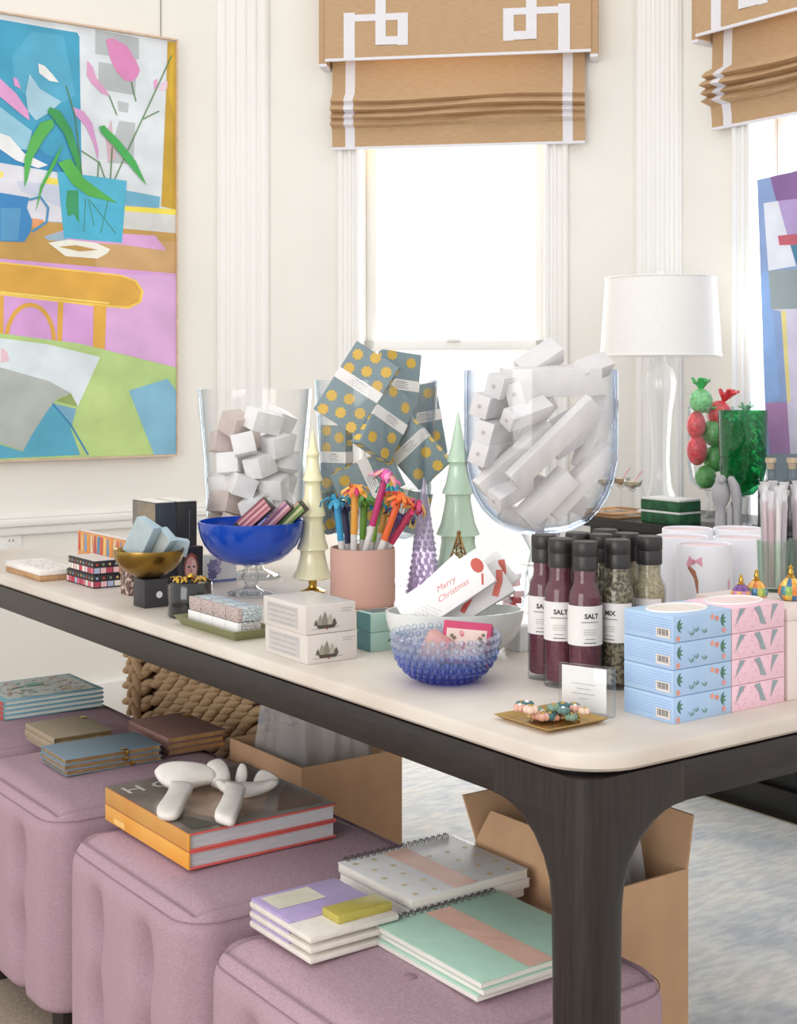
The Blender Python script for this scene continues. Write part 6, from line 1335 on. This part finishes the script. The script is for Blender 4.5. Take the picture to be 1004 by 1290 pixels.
balls = [(883, 505, 15, '#86cf8f', 1, 'green candy ball with bow on top of the jar, highest'), (906, 521, 16, '#e2575c', 1, 'red candy ball with bow behind the green one'), (877, 536, 12, '#df5a60', 0, 'red candy at the upper left of the jar'), (900, 545, 17, '#6fb56f', 1, 'green candy in the middle of the jar'), (878, 567, 13, '#d9505a', 0, 'red candy at the lower left of the jar'), (901, 578, 16, '#62ad62', 0, 'green candy low in the jar, right'), (889, 601, 14, '#5fa85c', 0, 'green candy at the bottom of the jar')]
for i, (px, py, r, c, bow, lb) in enumerate(balls):
    q = W(px, py, P.y+(0.01 if i % 2 else -0.02)); r = r/pm; s = thing('candy_ball', lb, 'candy', q, 0, 'wrapped candy balls'); m = MB()
    m.ball((0, 0, 0), r, CR, 14, 9, col=c, sc=(1, 1, 1.5 if i in (2, 4) else 1.05)); m.build('wrapped_ball', s)
    if bow:
        random.seed(i); m = MB()
        for k in range(7): w = 2*math.pi*k/7; ex_ = 0.4 if i == 1 else 0.0; m.tube([(ex_*r*0.8, 0, r*0.9), (ex_*r*1.6+0.4*r*math.cos(w), 0.4*r*math.sin(w), r*1.5), (ex_*r*2+0.75*r*math.cos(w), 0.7*r*math.sin(w), r*1.75+0.2*r*math.sin(3*w))], [r*0.15, r*0.3, r*0.22], CR, 6, flat=0.5, col=['#3fb55f', '#e23f45', '', '#5fae5a'][i] or c)
        m.build('cellophane_tail', s)
# --- green goblet
P = oncons(935.5, 0.13); pm = F/P.y; t = thing('green_goblet', 'emerald green glass goblet filled with shiny tinsel on clear foot', 'goblet', P); rj = 30.5/pm
zt_ = H-(517-HY)/pm-ZC; zb_ = H-(625-HY)/pm-ZC; hg = zt_-zb_
EMG = glass('emerald_glass', '#8fe0b8', '#2f9a6c', 0.35, 0.04, 1.8, 0.12, '#1f9a66', base=0.05)
m = MB(); m.lathe([(0.0, zb_), (rj*0.45, zb_+0.006), (rj*0.8, zb_+hg*0.14), (rj*0.95, zb_+hg*0.32), (rj, zt_), (rj-0.003, zt_), (rj*0.92, zb_+hg*0.34), (rj*0.74, zb_+hg*0.16), (0.0, zb_+0.008)], EMG, 44, cap=False); m.build('glass_body', t, sharp=60)
m = MB(); m.lathe([(0.0, 0.0), (0.055, 0.001), (0.055, 0.006), (0.018, 0.018), (0.013, zb_*0.5), (0.018, zb_-0.002), (0.0, zb_+0.001)], STEM, 28); m.build('stem_and_foot', t, sharp=60)
FOIL = mat('emerald_foil', '#17935f', 0.25, 0.25, hex2='#8ff0c2', vs=90, detail=4); m = MB(); random.seed(77)
for k in range(420):
    w = random.uniform(0, 6.28); z = zb_+hg*random.uniform(0.14, 0.97); rm_ = rj*0.86*(1 if z > zb_+hg*0.35 else 0.72); rr = rm_*math.sqrt(random.random()); c = Vector((rr*math.cos(w), rr*math.sin(w), z))
    d = Vector((random.uniform(-1, 1), random.uniform(-1, 1), random.uniform(-1, 1))).normalized()*0.010; n = d.cross(Vector((random.random(), random.random(), random.random()))).normalized()*0.004
    m.add([c-d-n, c+d-n, c+d+n, c-d+n], [[0, 1, 2, 3]], FOIL)
m.build('tinsel', t)['kind'] = 'stuff'
m = MB()
for k in range(8): w = 2*math.pi*k/8; m.tube([(0.01, 0, zt_-0.01), (0.01+0.014*math.cos(w), 0.014*math.sin(w), zt_+0.012), (0.01+0.024*math.cos(w), 0.024*math.sin(w), zt_+0.016+0.008*math.sin(2*w))], [0.003, 0.006, 0.004], CR, 6, flat=0.4, col='#a9d6b9')
m.build('green_bow', t)
# --- dark bottles
for k, px in enumerate((971, 998)):
    P = oncons(px, 0.07); pm = F/P.y; t = thing('dark_bottle', ['dark liquid bottle with cork stopper beside the green goblet', 'dark liquid bottle with cork stopper at the right edge, in front of the painting'][k], 'bottle', P, 0, 'dark corked bottles'); r = 16.5/pm; zt_ = H-(577-HY)/pm-ZC; zs_ = H-(604-HY)/pm-ZC
    m = MB(); m.lathe([(0.0, 0.0), (r, 0.0), (r, zs_-0.03), (r*0.85, zs_-0.012), (0.012, zs_+0.002), (0.012, zt_-0.02), (0.014, zt_-0.018), (0.014, zt_-0.012), (0.0, zt_-0.012)], BOTG, 28, cap=False); m.build('glass_bottle', t, sharp=50)
    m = MB(); m.lathe([(0.0, 0.004), (r-0.002, 0.004), (r-0.002, zs_-0.031), (r*0.80, zs_-0.013), (0.010, zs_-0.002), (0.0, zs_-0.002)], mat('dark_liquid', '#1d1a1c', 0.3, var=0.1), 28); m.build('dark_liquid', t, sharp=50)
    m = MB(); m.lathe([(0.0, zt_-0.03), (0.010, zt_-0.03), (0.011, zt_-0.012), (0.015, zt_-0.012), (0.015, zt_), (0.0, zt_)], mat('cork', '#d3bfa4', 0.8, var=0.1, vs=90), 20); m.build('cork_stopper', t)
# --- grey ceramic figures
GC = mat('dove_grey_ceramic', '#b5b3b8', 0.35, var=0.03, vs=20)
for k, (px, w0, flip) in enumerate(((908, 0.026, 1), (923, 0.023, -1))):
    P = oncons(px, 0.015+0.015*k); pm = F/P.y; t = thing('ceramic_figure', ['dove-grey spoon-shaped ceramic figure, left of the pair', 'dove-grey arched ceramic figure, right of the pair'][k], 'figurine', P, 0, 'grey ceramic figures'); hh_ = (665-595)/pm
    m = MB()
    if k == 0: m.lathe([(0.0, 0.0), (0.017, 0.0), (0.016, hh_*0.30), (0.013, hh_*0.42), (0.024, hh_*0.55), (0.027, hh_*0.66), (0.023, hh_*0.80), (0.015, hh_*0.88), (0.016, hh_*0.94), (0.010, hh_), (0.0, hh_*1.01)], GC, 24, sq=0.6)
    else: m.tube([(0.012, 0, 0), (0.012, 0, hh_*0.35), (0.012, 0, hh_*0.60), (0.004, 0, hh_*0.82), (-0.006, 0, hh_*0.96), (-0.010, 0, hh_*0.98)], [0.018, 0.018, 0.021, 0.020, 0.014, 0.005], GC, 16, flat=0.7)
    m.build('figure_body', t, sharp=80)
    if k == 0: m = MB(); m.ball((0, -0.011, hh_*0.9), 0.008, GC, 10, 6); m.build('carved_boss', t)
    else: m = MB(); m.tube([(-0.008, 0, hh_*0.1), (-0.008, 0, hh_*0.42), (-0.002, 0, hh_*0.52)], [0.008, 0.008, 0.004], GC, 10); m.build('inner_post', t)
